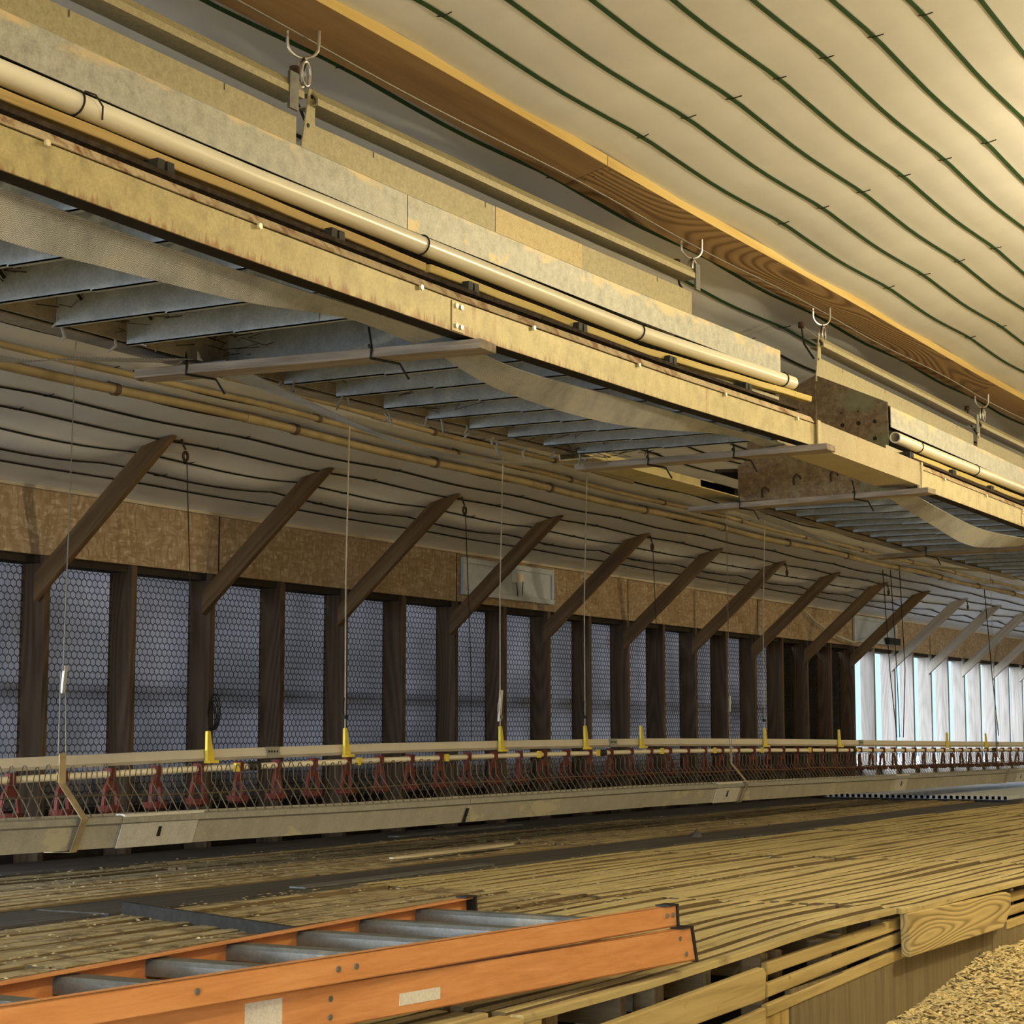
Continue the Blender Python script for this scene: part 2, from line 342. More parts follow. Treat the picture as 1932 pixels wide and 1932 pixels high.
m = MB(); m.box(-6.46, -6.38, YB, YF, -1.0, -.37); struct(m.build('wall_left_base', 'walldark'))
m = MB(); m.box(-6.52, -6.49, YB, 17.86, -1.0, -.20); struct(m.build('wall_left_apron', 'walldark'))
m = MB(); m.box(-6.52, -6.50, YB, 16.1, .17, .23); struct(m.build('trim_9', 'walldark'))  # unseen batten added behind the curtain to shade a dark band
m = MB(); m.box(6.36, 6.46, YB, YF, -1.0, 1.12); struct(m.build('wall_right', 'wallpale'))
m = MB(); m.prism([(-6.5, -1), (6.5, -1), (6.5, 1.1), (0, 2.7), (-6.5, 1.1)], 1, YF, YF + .1); struct(m.build('wall_far', 'wallpale'))
# near end wall with a tall open doorway that lets daylight in behind the viewer
m = MB()
m.prism([(1.6, -1), (6.5, -1), (6.5, 1.1), (1.6, 2.3)], 1, YB - .1, YB)
m.prism([(-6.5, .95), (1.6, .95), (1.6, 2.3), (0, 2.7), (-6.5, 1.1)], 1, YB - .1, YB); struct(m.build('wall_near', 'wallpale'))
m = MB(); m.box(-6.42, XW + .015, YB, 17.9, 1.10, 1.135); struct(m.build('trim_1', 'trimw'), 'pale batten along the top edge of the strand board')
m = MB(); m.box(-6.42, XW + .012, 17.9, YF, 1.10, 1.13); struct(m.build('trim_2', 'trimw'))
m = MB(); m.box(-6.38, -6.25, YB, YF, .765, .80); struct(m.build('trim_3', 'walldark'), 'dark head plate over the wire openings')
for k, y in enumerate((7.97, 10.36, 12.8, 15.3, 20.1)):
    m = MB(); m.box(XW, XW + .002, y - .004, y + .004, .80, 1.10); struct(m.build('trim_%d' % (k + 4), 'walldark'), 'seam between strand board sheets')

# wire netting, curtain, dark panel
def hexnet(y0, y1, z0, z1, X, p=.038):
    r = p * .83; vs = {}; V = []; F = []
    def vid(y, z):
        k = (round(y * 4000), round(z * 4000))
        if k not in vs: vs[k] = len(V); V.append((0, y - y0, z - z0))
        return vs[k]
    i = 0; z = z0; a = r * .64; h = r * .36
    while z < z1:
        j = 0; y = y0 + (p / 2 if i % 2 else 0)
        while y < y1:
            F.append([vid(y, z + a), vid(y + p / 2, z + a - h), vid(y + p / 2, z - a + h), vid(y, z - a), vid(y - p / 2, z - a + h), vid(y - p / 2, z + a - h)]); y += p
        z += r; i += 1
    me = bpy.data.meshes.new('wire_netting'); me.from_pydata(V, [], F); me.materials.append(M['black'])
    o = bpy.data.objects.new('wire_netting', me); col.objects.link(o); o.location = (X, y0, z0)
    md = o.modifiers.new('w', 'WIREFRAME'); md.thickness = .0034; md.use_even_offset = False
    return o
tag(hexnet(5.6, 17.7, -.40, .80, -6.35), 'dark hexagonal wire netting stretched behind the wall studs', 'netting')
m = MB(); ys = frange(4.5, 16.1, .06)
m.ribbon([(-6.45 + .012 * math.sin(y * 9) + .008 * math.sin(y * 23), y, .86) for y in ys], [(-6.45 + .02 * math.sin(y * 9 + .5), y, -.6) for y in ys], .002)
tag(m.build('side_curtain', 'curtain', smooth=True), 'blue-grey curtain closing the wall behind the netting', 'curtain')
m = MB(); m.box(-6.47, -6.42, 16.12, 17.86, -.36, .79); tag(m.build('dark_panel', 'walldark'), 'black panel closing two wall bays beside the bright open bays', 'panel')
m = MB(); m.prism([(-6.405, .78), (-6.415, .78), (-6.415, -.33), (-6.372, -.33)], 1, 16.72, 16.80); tag(m.build('curtain_edge', 'curtain'), 'loose blue curtain end hanging in front of the black panel', 'curtain')

# studs and braces
for k in range(-2, 31):
    y = 6.71 + .61 * k; d = U(-.004, .004)
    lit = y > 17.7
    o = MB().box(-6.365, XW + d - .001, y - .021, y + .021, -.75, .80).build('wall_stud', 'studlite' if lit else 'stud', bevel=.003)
    n = k + 2
    if k < 0: lb = 'dark wall stud before the first sloping brace'
    elif k == 0: lb = 'dark wall stud carrying the nearmost sloping brace'
    elif not lit: lb = 'dark wall stud, %s along after the stud of the nearmost brace' % ORD[k]
    else: lb = 'pale wall stud against daylight, %s past the black panel' % ORD[int((y - 17.7) / .61) + 1]
    tag(o, lb, 'wall stud', 'studs along the side wall')
for k in range(0, 15):
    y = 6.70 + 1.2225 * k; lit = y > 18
    a = Vector((XW - .02, y - .042, .618)); b = Vector((-5.50, y - .042, 1.277))
    d = (b - a); L = d.length; m = MB()
    m.prism([(-.019, 0), (.019, 0), (.019, .0), (-.019, 0)], 1, 0, 0) if False else None
    # brace lies along local y; both ends cut to the wall and the ceiling slope
    hw = .045
    m.hexa([(-.019, 0 - hw * .95, -hw), (-.019, 0 + hw * .9, hw), (-.019, L + .03, -hw), (-.019, L - .105, hw), (.019, 0 - hw * .95, -hw), (.019, 0 + hw * .9, hw), (.019, L + .03, -hw), (.019, L - .105, hw)])
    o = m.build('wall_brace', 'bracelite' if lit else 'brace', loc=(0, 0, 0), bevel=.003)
    dn = d.normalized(); zax = Vector((-dn.z, 0, dn.x)); xax = dn.cross(zax)
    o.matrix_world = Matrix(((xax.x, dn.x, zax.x, a.x), (xax.y, dn.y, zax.y, a.y + .0), (xax.z, dn.z, zax.z, a.z + .03), (0, 0, 0, 1)))
    tag(o, ('sloping %s brace from wall stud to ceiling, %s from the near end' % ('grey' if lit else 'brown', ORD[k + 1])), 'brace', 'sloping braces of the side wall')

# straps and ties of the ceiling
for k in range(-21, 9):
    X = -2.73 + .163 * k if k >= 0 else -2.755 + .163 * k - (.02 if k < -2 else 0)
    if k == -1: continue
    if k < -1: X = -3.075 + .163 * (k + 2)
    if X < -6.15: continue
    ys = frange(1.5, 27, TR / 8); hw = .0075
    m = MB(); m.sweep([(-hw, -.004), (hw, -.004 + .004), (hw, -.001), (-hw, -.005)], ys, lambda y, X=X: cz(X, y) - .003, lambda y, X=X: X)
    o = m.build('ceiling_strap', 'strap' if X > -3.3 else 'cord_dark')
    if k >= 0: lb = 'green strap under the white ceiling, %s on the lamp side of the pine beam' % ORD[k + 1]
    else: lb = '%s strap under the ceiling lining, %s from the pine beam toward the wall' % ('green' if X > -3.3 else 'dark', ORD[-k - 1])
    tag(o, lb, 'strap', 'straps under the ceiling lining')
    for j in range(-2, 14):
        y = T0 + TR * j
        if y < 2.5 or y > 17: continue
        MB().tube([(X - .035 + U(-.01, .01), y + U(-.008, .008), cz(X, y) - .004), (X, y, cz(X, y) - .010), (X + .035 + U(-.01, .01), y + U(-.01, .01), cz(X, y) - .004)], .0022, 4).build('tie_wire', 'cord_dark', o)

# flat pine beam boards under the ceiling
def beamboard(y0, y1, mt, label):
    r = thing('ceiling_beam', label, 'beam board', (-2.95, (y0 + y1) / 2, 1.89))
    def P(t, off): return (-2.868 + (-.165) * t, c0(-2.868 - .165 * t) - off)
    (xa, za), (xb, zb) = P(0, .010), P(1, .010)
    ys = frange(y0, y1, .3); bow = lambda y: .004 * math.sin(y * 1.7)
    MB().sweep([(xa - .002, za), (xb, zb), (xb, zb - .036), (xa - .002, za - .036)], ys, bow).build('board', mt, r)
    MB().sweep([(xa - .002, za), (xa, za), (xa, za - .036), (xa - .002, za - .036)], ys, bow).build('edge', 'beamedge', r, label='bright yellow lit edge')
    if y0 > 4:
        nl = MB()
        for q in range(5): nl.disc((-3.0 + .03 * q, y0 + .025 + .004 * q, c0(-3.0 + .03 * q) - .046), (0, 0, -1), .003, .003, 6)
        nl.build('nail', 'rustyhook', r)
beamboard(1.2, 5.765, 'beam', 'plain brown pine beam board under the ceiling, the nearer of two')
beamboard(5.77, 10.62, 'beamswirl', 'pine beam board with swirling grain under the ceiling, farther than the plain one')
beamboard(10.625, 16.0, 'beam', 'last pine beam board running on under the ceiling past the second nest')

# winch cable, hooks, suspension wires
cab = [(-2.985, y, c0(-2.985) - .06 - .006 * math.sin(y * 3)) for y in frange(1.6, 14, .2)]
tag(MB().tube(cab, .0035, 6).build('winch_cable', 'cable', smooth=True), 'long thin steel winch cable running along under the pine beam', 'cable')
for i, (y, yd, nm) in enumerate(((4.155, 4.04, 'plain pine beam board'), (6.725, 6.47, 'swirl-grained beam where the near nest ends'), (8.15, 7.76, 'swirl-grained beam where the second nest begins'), (10.72, 10.25, 'last beam board'))):
    X = -2.985; zt = c0(X) - .035; r = thing('cable_hook', 'bright hook and pulley ring on the ' + nm, 'hook', (X, y, zt - .12), 'hooks under the pine beam')
    k = MB()
    arc = [(X + .055 * math.cos(a) * .5, y + .034 * math.cos(a), zt - .045 - .04 * math.sin(a)) for a in [math.pi * q / 10 for q in range(11)]]
    k.tube([(X + .0275, y + .036, zt - .002)] + arc + [(X - .0275, y - .036, zt + .0)], .0045, 8); k.build('hook', 'steel', r, smooth=True)
    k = MB(); zc = zt - .128
    for s in (-1, 1): k.tube([(X + s * .008, y + .02 * math.cos(a) + .004, zc + .034 * math.sin(a)) for a in [2 * math.pi * q / 16 for q in range(17)]], .0042, 8)
    k.build('pulley_ring', 'steel', r, smooth=True)
    MB().tube([(X, y, zt - .083), (X, y + .006, zt - .10), (X, y, zt - .118)], .006, 6).build('swivel', 'rustyhook', r)
    w = thing('suspension_wire', 'thin wire down to the ridge of the %s' % ('near nest over its middle seam' if i == 0 else 'near nest, at its open end' if i == 1 else 'second nest, at its open end' if i == 2 else 'second nest, at its middle seam'), 'wire', (-2.93, yd, 1.6), 'wires holding up the nests')
    zb = 1.56 + (.02 if i else 0)
    MB().tube([(X, y, zc - .03), (-2.94, yd + .015, 1.735)], .0022, 6).build('strand', 'cable', w)
    k = MB(); 
    for q in range(5): k.tube([(-2.94 + .012 * math.cos(a + q), yd + .015 + .012 * math.sin(a + q), 1.735 + .005 * (q - 2)) for a in [2 * math.pi * z / 8 for z in range(9)]], .0028, 5)
    k.build('knot', 'rustyhook', w)
    MB().tube([(-2.94, yd + .015, 1.735), (-2.925, yd + .004, 1.65), (-2.88, yd, zb)], .0042, 6).build('lower_cord', 'cord_dark', w)

# ------------------------------------------------------------------ nests
XC = -2.86
DZ1 = [(1.5, .012), (2.4, .008), (3.0, 0), (4.0, -.003), (5.2, .010), (6.45, .034)]
DZ2 = [(7.58, .014), (9.2, .004), (10.3, -.006), (12.8, -.01)]
def nest(label, y0, y1, dzt, div0, seam_plates=(), endplate=None, hood=(0, 0), ridge=None):
    dz = lambda y: interp(dzt, y)
    r = thing('nest_box', label, 'nest box', (XC, (y0 + y1) / 2, .95), 'hanging nest boxes')
    ys = frange(y0, y1, .2)
    MB().sweep([(-2.38, .960), (-2.38, 1.038), (-2.392, 1.042), (-2.392, 1.030), (-2.3845, 1.030), (-2.3845, .960)], ys, dz).build('front_rail', 'rail', r, label='dusty yellow galvanised rail')
    MB().sweep([(-2.3845, .960), (-2.3845, .963), (-2.43, .963), (-2.43, .960)], ys, dz).build('rail_flange', 'void', r, label='dark dirty underside flange')  # flange blackened to stand for the shade under the rail
    MB().sweep([(-2.388, 1.046), (-2.402, 1.068), (-2.44, 1.074), (-2.44, 1.071), (-2.404, 1.064), (-2.391, 1.045)], ys, dz).build('rail_lip', 'lip', r)
    MB().sweep([(-2.40, 1.036), (-2.40, .972), (-2.404, .972), (-2.404, 1.052)], ys, dz).build('rail_backing', 'rearrail', r)
    MB().sweep([(-3.34, .985), (-3.34, 1.06), (-3.336, 1.06), (-3.336, .989), (-3.27, .989), (-3.27, .985)], ys, dz).build('rear_rail', 'rearrail', r)
    yi = frange(endplate + .005 if endplate else y0, y1, .2)
    MB().sweep([(-3.33, 1.10), (-2.86, 1.085), (-2.44, 1.095), (-2.44, 1.105), (-2.86, 1.10), (-3.33, 1.115)], yi, dz).build('nest_floor', 'debris', r)
    MB().sweep([(-3.212, .978), (-3.212, 1.10), (-3.218, 1.10), (-3.218, .978)], yi, dz).build('rear_panel', 'rearrail', r)
    h0, h1 = y0 + hood[0], y1 + hood[1]; hy = frange(h0, h1, .2)
    MB().sweep([(-2.54, 1.243), (-2.54, 1.330), (-2.545, 1.334), (-2.86, 1.48), (-2.86, 1.475), (-2.544, 1.328), (-2.544, 1.243)], hy, dz).build('hood', 'hood', r, label='mottled grey galvanised hood')
    MB().sweep([(-3.18, 1.243), (-3.18, 1.330), (-2.86, 1.48), (-2.86, 1.475), (-3.176, 1.326), (-3.176, 1.243)], hy, dz).build('rear_hood', 'rearrail', r)
    MB().sweep([(-2.56, 1.08), (-2.56, 1.245), (-2.57, 1.245), (-2.57, 1.08)], hy, dz).build('entrance_flap', 'void', r)  # black sheets, front and rear, stand for shade inside the nest
    MB().sweep([(-3.16, 1.10), (-3.16, 1.24), (-3.15, 1.24), (-3.15, 1.10)], hy, dz).build('rear_flap', 'void', r)
    MB().sweep([(-2.512, 1.118), (-2.512, 1.146), (-2.516, 1.146), (-2.516, 1.118)], frange(y0, y1 - .02, .2), dz).build('perch_bracket_strip', 'ridge', r)
    y = div0
    while y < y1 - .06:
        if y > y0 + .05:
            d = dz(y); k = MB()
            k.box(-3.205, -2.855, y - .0015, y + .0015, .966 + d, 1.09 + d); k.box(-2.865, -2.43, y - .007, y - .004, .962 + d, 1.075 + d)
            k.box(-3.205, -2.86, y - .0015, y + .014, .966 + d, .969 + d); k.box(-2.86, -2.43, y - .007, y + .010, .962 + d, .965 + d)
            k.box(-2.63, -2.61, y - .010, y - .006, .966 + d, 1.07 + d)
            k.build('divider', 'divider', r)
        y += .2565
    for (yy) in seam_plates:
        d = dz(yy); k = MB(); k.box(-2.379, -2.3775, yy - .03, yy + .03, .962 + d, 1.036 + d)
        sp_ = k.build('seam_plate', 'railplain', r)
        k = MB()
        for q in (-.012, .012):
            for z in (.975, 1.024): MB().disc((-2.3775, yy + q, z + d), (1, 0, 0), .006, .004, 8).build('screw', 'screw', sp_)
    # screws and clips along the rail
    y = y0 + .35
    while y < y1 - .1:
        MB().disc((-2.377, y, 1.036 + dz(y)), (1, 0, 0), .0065, .006, 8).build('rivet', 'screw', r); y += .63
    y = y0 + .2
    while y < y1 - .1:
        d = dz(y); k = MB()
        for s in (-1, 1): k.hexa([(-2.513 + a, y + s * .020 + b * .011 - c * s * .006, 1.138 + d - .055 * (1 - c)) for a in (0, .046) for b in (-1, 1) for c in (0, 1)])
        k.build('strip_clip', 'clip', r); y += .61
    if ridge:
        for n, (a, b) in enumerate(ridge):
            ry = frange(a, b, .2)
            MB().sweep([(XC, 1.46), (XC, 1.572), (XC - .003, 1.572), (XC - .003, 1.46)], ry, dz).build('ridge_panel', 'ridge', r)
            MB().sweep([(XC + .025, 1.616), (XC + .025, 1.634), (XC + .010, 1.658), (XC - .04, 1.660), (XC - .04, 1.655), (XC + .006, 1.652), (XC + .02, 1.632), (XC + .02, 1.62), (XC - .04, 1.62), (XC - .04, 1.616)], ry, dz).build('ridge_channel', 'ridge', r)
            d = dz(a); k = MB()
            k.prism([(a - .055, 1.46 + d), (a - .025, 1.60 + d), (a - .015, 1.66 + d), (a + .012, 1.66 + d), (a + .012, 1.46 + d)], 0, XC + .004, XC + .008); rb_ = k.build('ridge_bracket', 'ridge', r)
            for z, q in ((1.64, 0), (1.56, -.015)): MB().disc((XC + .008, a + q - .004, z + d), (1, 0, 0), .006, .001, 10).build('bracket_hole', 'black', rb_)
            d = dz(b); bb = b - (.045 if b < 4 else 0); k = MB(); k.box(XC + .020, XC + .028, bb - .022, bb + .016, 1.575 + d, 1.672 + d); k.build('end_tab', 'zincbar', r)
            k = MB()
            for q in frange(a + .3, b - .3, .62): k.box(XC + .001, XC + .0015, q - .0012, q + .0012, 1.555 + dz(q), 1.572 + dz(q))
            k.build('slot', 'black', r)
    if endplate:
        y = endplate; d = dz(y)
        k = MB(); k.prism([(-3.22, .968 + d), (-2.45, .968 + d), (-2.45, 1.10 + d), (-2.545, 1.15 + d), (-2.545, 1.345 + d), (-2.86, 1.488 + d), (-3.175, 1.345 + d), (-3.175, 1.15 + d), (-3.22, 1.12 + d)], 1, y, y + .003)
        k.box(-2.862, -2.858, y - .004, y, 1.0 + d, 1.488 + d); ep_ = k.build('end_plate', 'rust', r, label='rusty gable-shaped end plate')
        k = MB()
        for hx, hz, hr in ((-2.733, 1.276, .009), (-2.663, 1.279, .0095), (-2.592, 1.281, .009), (-2.593, 1.209, .009), (-2.737, 1.328, .004), (-2.664, 1.329, .004)): k.disc((hx - .01, y - .0008, hz), (0, -1, 0), hr, .0004, 14)
        k.build('cable_holes', 'black', ep_)
        k = MB()
        for hx, hz in ((-3.09, 1.02), (-2.945, 1.066), (-2.78, 1.07)):
            k.tube([(hx - .018, y - .006, hz - .03), (hx - .016, y - .014, hz), (hx, y - .02, hz + .014), (hx + .016, y - .016, hz), (hx + .016, y - .012, hz - .008)], .0045, 6)
        k.build('wire_hook', 'rustyhook', ep_)
    return r
A = nest('galvanised nest box nearest the viewer, left of the seam in the yellow front rail', 1.55, 3.985, DZ1, 1.668, (3.965,), ridge=[(1.7, 3.955)])
B = None
B = nest('galvanised nest box from the rail seam to the open gap, under the swirl-grained beam', 3.99, 6.43, DZ1, 4.135, (), hood=(0, .07), ridge=[(4.015, 6.44)])
C_ = nest('second-row nest box beyond the gap, with the rusty gable end plate', 7.585, 10.1, DZ2, 7.86, (9.2,), endplate=7.72, hood=(.16, 0), ridge=[(7.76, 10.09)])
D_ = nest('far nest box beyond the second board, dark underneath', 10.12, 12.6, DZ2, 10.3, (), ridge=[(10.18, 12.6)])
MB().sweep([(XC + .0015, 1.47), (XC + .0015, 1.572), (XC + .0005, 1.572), (XC + .0005, 1.47)], frange(4.985, 5.555, .19), lambda y: interp(DZ1, y)).build('ridge_patch', 'yellowzinc', B, loc=B['_o'], label='yellower patch section')
# nests: hooks and feathers under the first dividers
k = MB(); f = MB(); h = MB()
for y in [1.668 + .2565 * i for i in range(5, 10)] + [4.135 + .2565 * i for i in range(9)]:
    x0 = -3.12
    if y < 4: h.tube([(x0, y - .008, 1.02), (x0 - .004, y - .02, 1.035), (x0 + .012, y - .026, 1.05), (x0 + .026, y - .02, 1.04)], .0045, 6)
    for q in range(22):
        a = (U(-3.28, -3.0), y + U(.02, .22), U(1.0, 1.06)); k.tube([a, (a[0] + U(-.06, .06), a[1] + U(-.05, .05), a[2] + U(-.02, .02)), (a[0] + U(-.1, .1), a[1] + U(-.06, .06), a[2] + U(-.02, .02))], U(.0006, .0016), 4)
    for q in range(2):
        a = (U(-3.27, -3.15), y + U(-.01, .02), U(.965, 1.0)); f.tube([a, (a[0] + U(-.02, .02), a[1], a[2] - U(.01, .03)), (a[0] + U(-.02, .02), a[1] + U(-.01, .01), a[2] - U(.02, .05))], [.003, .005, .002], 5)
o = k.build('straw_litter', 'debris'); tag(o, 'dark straw and dirt caught between the nest dividers', 'straw', kind='stuff')
o = f.build('feathers', 'feather'); tag(o, 'pale feathers hanging from under the near nest', 'feathers', kind='stuff')
h.build('wire_hook', 'black', A, loc=A['_o'])

# trays bridging the gap between the two nests
r = thing('connecting_tray', 'clean bright front tray bridging the gap between the two nests', 'tray', (-2.45, 7.0, .98))
gz = lambda y: interp([(6.43, .026), (7.57, .020)], y); ys = frange(6.435, 7.585, .2)
MB().sweep([(-2.372, .962), (-2.372, 1.058), (-2.376, 1.058), (-2.376, .966), (-2.53, .966), (-2.53, 1.05), (-2.534, 1.05), (-2.534, .962)], ys, gz).build('channel', 'clean', r)
k = MB(); k.box(-2.371, -2.366, 6.405, 6.432, .985, 1.085); k.build('end_strip', 'railplain', r)
k = MB(); k.box(-2.371, -2.366, 7.588, 7.61, .975, 1.078); k.build('end_strip', 'railplain', r)
r = thing('connecting_tray', 'dull rear tray bridging the gap, seen under the near nest end', 'tray', (-3.25, 7.0, .99))
ys = frange(6.3, 7.95, .2)
MB().sweep([(-3.34, .985), (-3.34, 1.06), (-3.336, 1.06), (-3.336, .989), (-3.20, .989), (-3.20, .985)], ys, lambda y: .008).build('channel', 'railplain', r)

# perch pipes and wooden strips of the nests
def pipe(label, y0, y1, dzt, ties):
    r = thing('pvc_pipe', label, 'pipe', (-2.50, (y0 + y1) / 2, 1.16), 'white perch pipes on the nests')
    ys = frange(y0, y1, .1); rad = .0235
    MB().pipe([(-2.50, y, 1.187 + interp(dzt, y) + .003 * math.sin(y * 2.1)) for y in ys], rad, .019, 24).build('tube', 'pvc', r, smooth=True)
    for t in ties:
        z = 1.187 + interp(dzt, t) + .003 * math.sin(t * 2.1)
        MB().tube([(-2.50 + .0262 * math.cos(a), t + .004 * math.sin(a), z + .0262 * math.sin(a)) for a in [2 * math.pi * q / 20 for q in range(21)]], .0022, 5).build('cable_tie', 'black', r)
    return r
p1 = pipe('long cream PVC pipe along the front of the near nest', 1.4, 6.51, [(1.5, .014), (2.54, .012), (3.3, .002), (4, .004), (5.2, .014), (6.51, .055)], (2.735, 3.985, 5.22, 6.41))
k = MB(); k.tube([(-2.475, 2.735, 1.215), (-2.462, 2.752, 1.21), (-2.455, 2.765, 1.19), (-2.46, 2.77, 1.165)], .002, 5); k.build('tie_tail', 'black', p1, loc=p1['_o'])
pipe('cream PVC pipe along the second nest, open end showing', 7.67, 12.6, [(7.67, .014), (9.7, .012), (12.6, 0)], (7.97, 8.82, 9.7))
def strip(label, y0, y1, mt, dzt):
    ys = frange(y0, y1, .12); o = MB().sweep([(-2.487, 1.137), (-2.484, 1.158), (-2.517, 1.160), (-2.517, 1.137)], ys, lambda y: interp(dzt, y) + .001 * math.sin(y * 14)).build('perch_strip', mt, bevel=.003)
    tag(o, label, 'wooden strip', 'wooden strips under the perch pipes')
strip('smooth golden wooden strip under the pipe, nearer part', 1.4, 3.99, 'perch', [(2.5, .004), (3.25, -.002), (4.0, -.010)])
strip('rough yellow wooden strip under the pipe, ending past the near nest', 4.01, 6.67, 'perchy', [(4.0, -.008), (5.2, -.004), (6.67, .062)])
strip('yellow wooden strip under the pipe of the second nest', 7.85, 12.5, 'perchy', [(7.6, -.0), (9, -.0), (12.5, -.01)])

# cross boards under the nests
def xboard(label, a, b, w, h, ties, mt='greywood'):
    a = Vector(a); b = Vector(b); r = thing('support_board', label, 'board', tuple((a + b) / 2), 'boards slung under the nests')
    MB().bar(a, b, w, h).build('board', mt, r, bevel=.002)
    for t in ties:
        c = a.lerp(b, t); k = MB(); u = (b - a).normalized(); y = w / 2 + .003; z = h / 2 + .003
        k.tube([(c.x, c.y - y, c.z + z + .05), (c.x + .01, c.y - y, c.z + z), (c.x + .006, c.y - y, c.z - z), (c.x + .035, c.y + y, c.z - z - .002), (c.x + .05, c.y + y + .02, c.z - z - .04)], .0032, 6)
        k.disc((c.x + .008, c.y - y, c.z + z), (0, -1, 0), .006, .008, 6); k.build('cable_tie', 'black', r)
xboard('weathered grey board slung across under the near nest, with black ties', (-3.385, 4.0, .947), (-2.345, 4.055, .937), .085, .024, (.16, .70))
xboard('grey board under the end of the near nest', (-3.24, 6.27, .955), (-2.27, 6.27, .962), .085, .022, (.3, .64))
xboard('grey board under the start of the second nest', (-3.40, 7.64, .945), (-2.31, 7.54, .952), .085, .022, (.22, .70))
xboard('far dark board under the second nest', (-3.45, 10.1, .93), (-2.3, 9.85, .93), .09, .022, (.3,), 'joist')

# sagging belts
def beltthing(label, A, B, mt='belt', th=.004):
    def dense(P):
        out = []
        for i in range(len(P) - 1):
            p0 = Vector(P[max(i - 1, 0)]); p1 = Vector(P[i]); p2 = Vector(P[i + 1]); p3 = Vector(P[min(i + 2, len(P) - 1)])
            for q in range(8):
                t = q / 8; out.append(.5 * ((2 * p1) + (p2 - p0) * t + (2 * p0 - 5 * p1 + 4 * p2 - p3) * t * t + (3 * p1 - p0 - 3 * p2 + p3) * t ** 3))
        return out + [Vector(P[-1])]
    o = MB().ribbon(dense(A), dense(B), th).build('egg_belt', mt, smooth=True); tag(o, label, 'belt', 'slack belts under the nests')
beltthing('herringbone belt sagging under the front rail of the near nest', [(-2.44, 1.5, .97), (-2.44, 2.46, .960), (-2.44, 2.8, .952), (-2.44, 3.24, .954), (-2.44, 3.65, .960), (-2.44, 4.0, .958)],
          [(-2.47, 1.5, .90), (-2.47, 2.47, .876), (-2.47, 2.81, .884), (-2.47, 3.24, .902), (-2.49, 3.65, .945), (-2.53, 4.0, .952)])
beltthing('herringbone belt sagging between the two boards of the near nest', [(-2.43, 4.07, .952), (-2.43, 4.4, .934), (-2.43, 5.04, .955), (-2.43, 5.84, .972), (-2.43, 6.25, .98)],
          [(-2.52, 4.07, .948), (-2.50, 4.4, .890), (-2.48, 5.04, .888), (-2.48, 5.84, .965), (-2.50, 6.25, .976)])
beltthing('herringbone belt sagging in front of the second nest', [(-2.43, 7.6, .965), (-2.43, 8.1, .93), (-2.43, 8.7, .905), (-2.43, 9.5, .93), (-2.43, 9.85, .945)],
          [(-2.54, 7.6, .962), (-2.50, 8.1, .885), (-2.49, 8.7, .835), (-2.50, 9.5, .90), (-2.54, 9.85, .942)])
beltthing('grey belt drooping from the back of the near board', [(-3.25, 4.04, .975), (-3.20, 4.44, .928), (-3.20, 4.77, .893), (-3.20, 5.13, .872), (-3.20, 5.63, .893), (-3.20, 6.0, .936), (-3.2, 6.25, .972)],
          [(-3.14, 4.04, .975), (-3.13, 4.44, .915), (-3.13, 4.77, .878), (-3.13, 5.13, .866), (-3.13, 5.63, .892), (-3.11, 6.0, .934), (-3.1, 6.25, .972)], 'belt', .003)
beltthing('dark belt end dipping behind the nearest rear rail', [(-3.36, 2.6, .98), (-3.34, 3.3, .885), (-3.34, 3.65, .93), (-3.3, 3.98, .975)], [(-3.30, 2.6, .98), (-3.27, 3.3, .882), (-3.26, 3.65, .928), (-3.2, 3.98, .974)], 'belt', .003)
beltthing('dark belt drooping behind the second nest', [(-3.30, 7.65, .968), (-3.30, 8.4, .945), (-3.28, 9.0, .905), (-3.26, 9.7, .872), (-3.26, 10.4, .90), (-3.26, 11.5, .95)],
          [(-3.20, 7.65, .968), (-3.20, 8.4, .925), (-3.2, 9.0, .88), (-3.18, 9.7, .86), (-3.18, 10.4, .898), (-3.18, 11.5, .95)], 'belt', .003)

# pipes clipped under the ceiling
def cpipe(label, X, y0, y1, rad, off, mt='gaspipe', st=1.22):
    r = thing('ceiling_pipe', label, 'pipe', (X, (y0 + y1) / 2, c0(X) - off), 'pipes under the ceiling lining')
    zf = lambda y: c0(X) - off - .012 * math.sin(y * 2.6) * .5
    MB().tube([(X + .006 * math.sin(y * 1.3), y, zf(y)) for y in frange(y0, y1, .1)], rad, 14).build('tube', mt, r, smooth=True)
    y = y0 + .4
    while y < y1 - .2:
        k = MB(); k.tube([(X + .006 * math.sin(q * 1.3), q, zf(q)) for q in (y, y + .028)], rad * 1.22, 14); k.tube([(X - .03, y + .01, c0(X) - .02), (X + .01, y + .012, zf(y) + rad)], .004, 5)
        k.build('pipe_clip', 'band', r); y += st
    y = y0 + 1.1
    while y < y1 - .2:
        MB().tube([(X + .006 * math.sin(q * 1.3), q, zf(q)) for q in (y, y + .05, y + .1)], rad * 1.16, 14).build('coupling', mt, r); y += 2.6
cpipe('thick tan pipe hung under the ceiling, lowest of three', -5.105, 3.0, 27, .021, .05)
cpipe('thin tan pipe just above the thick one', -4.975, 3.0, 20, .0135, .045)
cpipe('short thin tan pipe starting above the other two', -4.83, 6.2, 10.0, .0125, .042)

